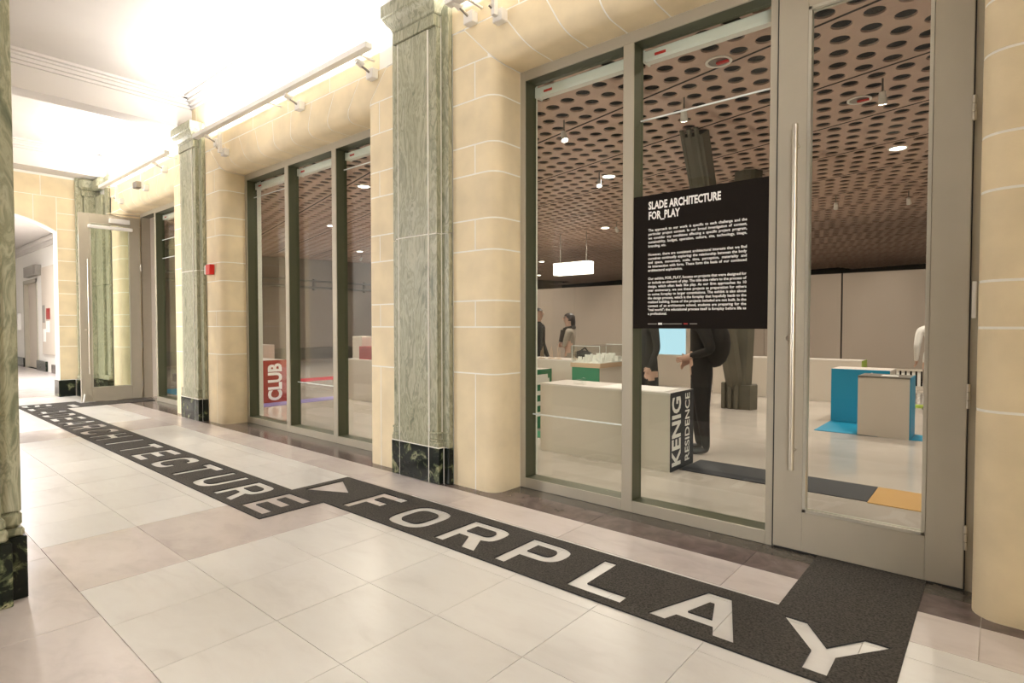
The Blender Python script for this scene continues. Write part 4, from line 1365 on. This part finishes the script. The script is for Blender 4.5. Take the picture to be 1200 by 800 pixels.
solo('floor_strip', MB().box(-10.40, -9.95, .9, 3.6, 0, .006), 'purple', 'purple floor strip running past the red lettered box', 'floor strip')
solo('floor_strip', MB().box(-14.5, -13.7, 1.2, 7.0, 0, .006), 'crimson', 'crimson floor strip far behind the red lettered box', 'floor strip')
solo('floor_strip', MB().box(-14.4, -12.9, -.0 + .6, 1.1, 0, .006), 'teal', 'teal floor strip inside the open doorway', 'floor strip')
solo('alarm_box', MB().box(-15.8, -15.6, .565, .63, 1.25, 1.5, bev=.01), 'red', 'small red box on the gallery wall inside the open doorway', 'alarm box')

# ================================================================== PEOPLE
def person(label, loc, rotz, H, elbow_l, wrist_l, elbow_r, wrist_r, mats, hair, fat=1.0, headyaw=0.0, lean=0.0, long_hair=False, coat=.47, stride=.0):
    """one continuous skinned body; local frame faces +y; arms given in units of the height"""
    t = thing('person', label, 'person', loc, rotz, local=True)
    V, Ed, Rd = [], [], []
    def add(p, r, prev=None):
        V.append(Vector(p) * H); Rd.append((r[0] * H, r[1] * H) if isinstance(r, tuple) else (r * H, r * H))
        if prev is not None:
            Ed.append((prev, len(V) - 1))
        return len(V) - 1
    f = fat
    pel = add((0, 0, .515), (.082 * f, .062 * f))
    wa = add((0, .004 + lean * .3, .60), (.076 * f, .056 * f), pel)
    ch = add((0, .004 + lean * .7, .70), (.088 * f, .062 * f), wa)
    sh = add((0, lean, .785), (.078 * f, .052 * f), ch)
    nk = add((0, .006 + lean, .845), (.034, .034), sh)
    hb = add((0, .018 + lean, .882), (.040, .048), nk)
    hc = add((0, .016 + lean, .925), (.046, .056), hb)
    add((0, .010 + lean, .968), (.036, .044), hc)
    hands = []
    for s, el, wr in ((-1, elbow_l, wrist_l), (1, elbow_r, wrist_r)):
        a = add((s * .112 * f, lean, .792), .036 * f, sh)
        e = add(el, .027 * f, a)
        w_ = add(wr, .0195, e)
        d = (Vector(wr) - Vector(el)).normalized()
        side = d.cross(Vector((0, 0, 1)))
        if side.length < .2:
            side = Vector((0, 1, 0))
        side.normalize()
        up = side.cross(d)
        pm_ = Vector(wr) + d * .030
        pi = add(pm_, (.017, .014), w_)
        hands.append((Vector(wr) * H, d))
        for q, (o, ln) in enumerate(((-.014, .036), (-.005, .042), (.005, .040), (.013, .032))):
            k1 = pm_ + d * .020 + up * o
            k2 = k1 + d * ln * .55 - side * .006
            k3 = k2 + d * ln * .4 - side * .012
            i1 = add(k1, .0055, pi); i2 = add(k2, .005, i1); add(k3, .0042, i2)
        t1 = pm_ + up * .019 - d * .004
        j1 = add(t1, .0062, pi); add(t1 + up * .012 + d * .018, .005, j1)
    for s in (-1, 1):
        hp = add((s * .052, 0, .485), (.056 * f, .056 * f), pel)
        kn_ = add((s * .055, .008 + s * stride, .275), .038 * f, hp)
        an = add((s * .058, -.010 + s * stride * 1.3, .050), .026, kn_)
        hl = add((s * .058, -.012 + s * stride * 1.3, .022), .023, an)
        add((s * .066, .085 + s * stride * 1.3, .017), (.024, .016), hl)
    me = bpy.data.meshes.new('body')
    me.from_pydata([v[:] for v in V], Ed, [])
    o = bpy.data.objects.new('body', me)
    COL.objects.link(o)
    sk = o.modifiers.new('skin', 'SKIN')
    sk.use_smooth_shade = True
    layer = me.skin_vertices[0].data if me.skin_vertices else None
    if layer is None:
        bpy.context.view_layer.objects.active = o
        bm = bmesh.new(); bm.from_mesh(me); bm.verts.layers.skin.verify(); bm.to_mesh(me); bm.free()
        layer = me.skin_vertices[0].data
    for i, r in enumerate(Rd):
        layer[i].radius = r
        layer[i].use_root = (i == 0)
    sd = o.modifiers.new('sub', 'SUBSURF'); sd.levels = 2; sd.render_levels = 2
    dg = bpy.context.evaluated_depsgraph_get()
    ev = bpy.data.meshes.new_from_object(o.evaluated_get(dg))
    bpy.data.objects.remove(o)
    for m_ in mats:
        ev.materials.append(M[m_])                       # top, trousers, skin, shoes
    # shape the head a little: flatten the back, jaw forward
    for v in ev.vertices:
        z = v.co.z / H
        if z > .86 and abs(v.co.x) < .07 * H:
            v.co.x *= .93
    lowz = min(v.co.z for v in ev.vertices)
    for v in ev.vertices:
        v.co.z -= lowz
    for p in ev.polygons:
        c = p.center; z = c.z / H
        mi = 0
        if z > .848 and abs(c.x) < .09 * H: mi = 2
        elif z < .045: mi = 3
        elif z < coat and abs(c.x) < .105 * H: mi = 1
        for wp, d in hands:
            if (Vector(c) - wp).dot(d) > .004 * H and (Vector(c) - wp).length < .12 * H:
                mi = 2
        p.material_index = mi
        p.use_smooth = True
    ev.name = 'body'
    body = link('body', ev, t)
    hz = (.925) * H
    hy = (.016 + lean) * H
    part('nose', MB().prism([(-.006 * H, hz - .012 * H), (.006 * H, hz - .012 * H), (.002 * H, hz + .012 * H), (-.002 * H, hz + .012 * H)], hy + .050 * H, hy + .066 * H, 'y'), 'skin', t, smooth=True)
    for s in (-1, 1):
        part('eye', MB().ball((s * .017 * H, hy + .052 * H, hz + .010 * H), (.006 * H, .004 * H, .003 * H), 8), 'eyes', t)
        part('ear', MB().ball((s * .044 * H, hy - .002 * H, hz), (.005 * H, .010 * H, .016 * H), 8), 'skin', t)
    part('mouth', MB().ball((0, hy + .050 * H, hz - .027 * H), (.012 * H, .005 * H, .003 * H), 8), 'lips', t)
    hm = MB()
    n = 14
    rings = []
    vs_, fs_ = [], []
    for j in range(8):
        ph = PI / 2 * (1 - j / 5.0)          # from the crown down behind the ears
        for i in range(n):
            u = 2 * PI * i / n
            cu, su = math.cos(u), math.sin(u)
            r = math.cos(max(ph, -.5))
            zz = math.sin(ph) * .052
            if su > .35 and zz < .022:
                zz = .022                        # hairline over the brow
            vs_.append((r * cu * .050 * H, hy - .004 * H + r * su * .060 * H, hz + .008 * H + zz * H))
    for j in range(7):
        for i in range(n):
            k = (i + 1) % n
            fs_.append((j * n + i, j * n + k, (j + 1) * n + k, (j + 1) * n + i))
    hm.add(vs_, fs_)
    if long_hair:
        hm.ball((0, hy - .042 * H, hz - .035 * H), (.040 * H, .026 * H, .075 * H), 12)
    part('hair', hm, hair, t, smooth=True)
    return t, H, hy

# figure in black beside the lettered box
pb, Hh, hy = person('person in black jacket and trousers standing by the lettered box end, hand at belly', (-2.58, 2.42, 0), math.radians(112), 1.84,
       (-.175, -.055, .640), (-.035, .082, .590), (.165, -.02, .63), (.03, .085, .56), ['c_black', 'c_black', 'skin', 'shoe'], 'hair', 1.24, coat=.46, stride=.015)
bp_ = MB()
bp_.ball((0, -.075 * Hh, .68 * Hh), (.125 * Hh, .095 * Hh, .15 * Hh), 16)
part('hood', MB().ball((0, -.045 * Hh, .825 * Hh), (.07 * Hh, .045 * Hh, .03 * Hh), 12), 'c_black', pb, smooth=True)
part('jacket_back', bp_, 'c_black', pb, smooth=True)
# woman with folded arms
wm, Hh, hy = person('woman with dark hair and dark scarf, arms folded over grey knit top', (-5.65, 4.25, 0), math.radians(112), 1.70,
       (-.135, .035, .645), (.015, .092, .670), (.135, .035, .640), (-.02, .085, .650), ['c_grey', 'c_char', 'skin', 'shoe'], 'hair', .92, long_hair=True, coat=.50)
sf = MB()
for k in range(12):
    a0, a1 = 2 * PI * k / 12, 2 * PI * (k + 1) / 12
    sf.tube((.050 * Hh * math.cos(a0), .012 * Hh + .048 * Hh * math.sin(a0), .825 * Hh - .012 * Hh * math.sin(a0)), (.050 * Hh * math.cos(a1), .012 * Hh + .048 * Hh * math.sin(a1), .825 * Hh - .012 * Hh * math.sin(a1)), .022 * Hh, n=8)
sf.tube((-.02 * Hh, .07 * Hh, .81 * Hh), (-.015 * Hh, .085 * Hh, .69 * Hh), .026 * Hh, .034 * Hh, n=10)
part('scarf', sf, 'c_scarf', wm, smooth=True)
t = thing('shoulder_bag', 'black bag lying on the wide white exhibit box by the glass case', 'bag', (-4.98, 3.5, .93))
part('bag_body', MB().ball((-4.93, 3.55, 1.0), (.17, .09, .07), 14), 'c_black', t, smooth=True)
part('strap', MB().tube((-5.08, 3.55, 1.0), (-4.9, 3.56, 1.11), .010).tube((-4.9, 3.56, 1.11), (-4.79, 3.55, 1.0), .010), 'c_black', t, smooth=True)
# walking figure behind the mullion
person('person with reddish hair and dark clothes standing right of the glass case', (-3.70, 3.34, 0), math.radians(135), 1.80,
       (-.155, -.01, .63), (-.150, .045, .49), (.155, .0, .63), (.135, .09, .50), ['c_dark', 'c_char', 'skin', 'shoe'], 'brownhair', 1.02, stride=.03)
# figure in black at the left window edge
person('person in black half hidden by the window frame behind the wide white box', (-6.28, 4.1, 0), math.radians(-80), 1.80,
       (-.15, -.01, .63), (-.13, .06, .49), (.15, .0, .63), (.12, .08, .50), ['c_black', 'c_black', 'skin', 'shoe'], 'hair', 1.05)
# figure in white far right
person('person in a loose white shirt standing before the partition', (-.80, 8.0, 0), math.radians(20), 1.74,
       (-.155, -.01, .63), (-.14, .06, .50), (.155, .0, .63), (.13, .06, .50), ['c_white', 'gwall', 'skin', 'shoe'], 'brownhair', 1.15, coat=.40)
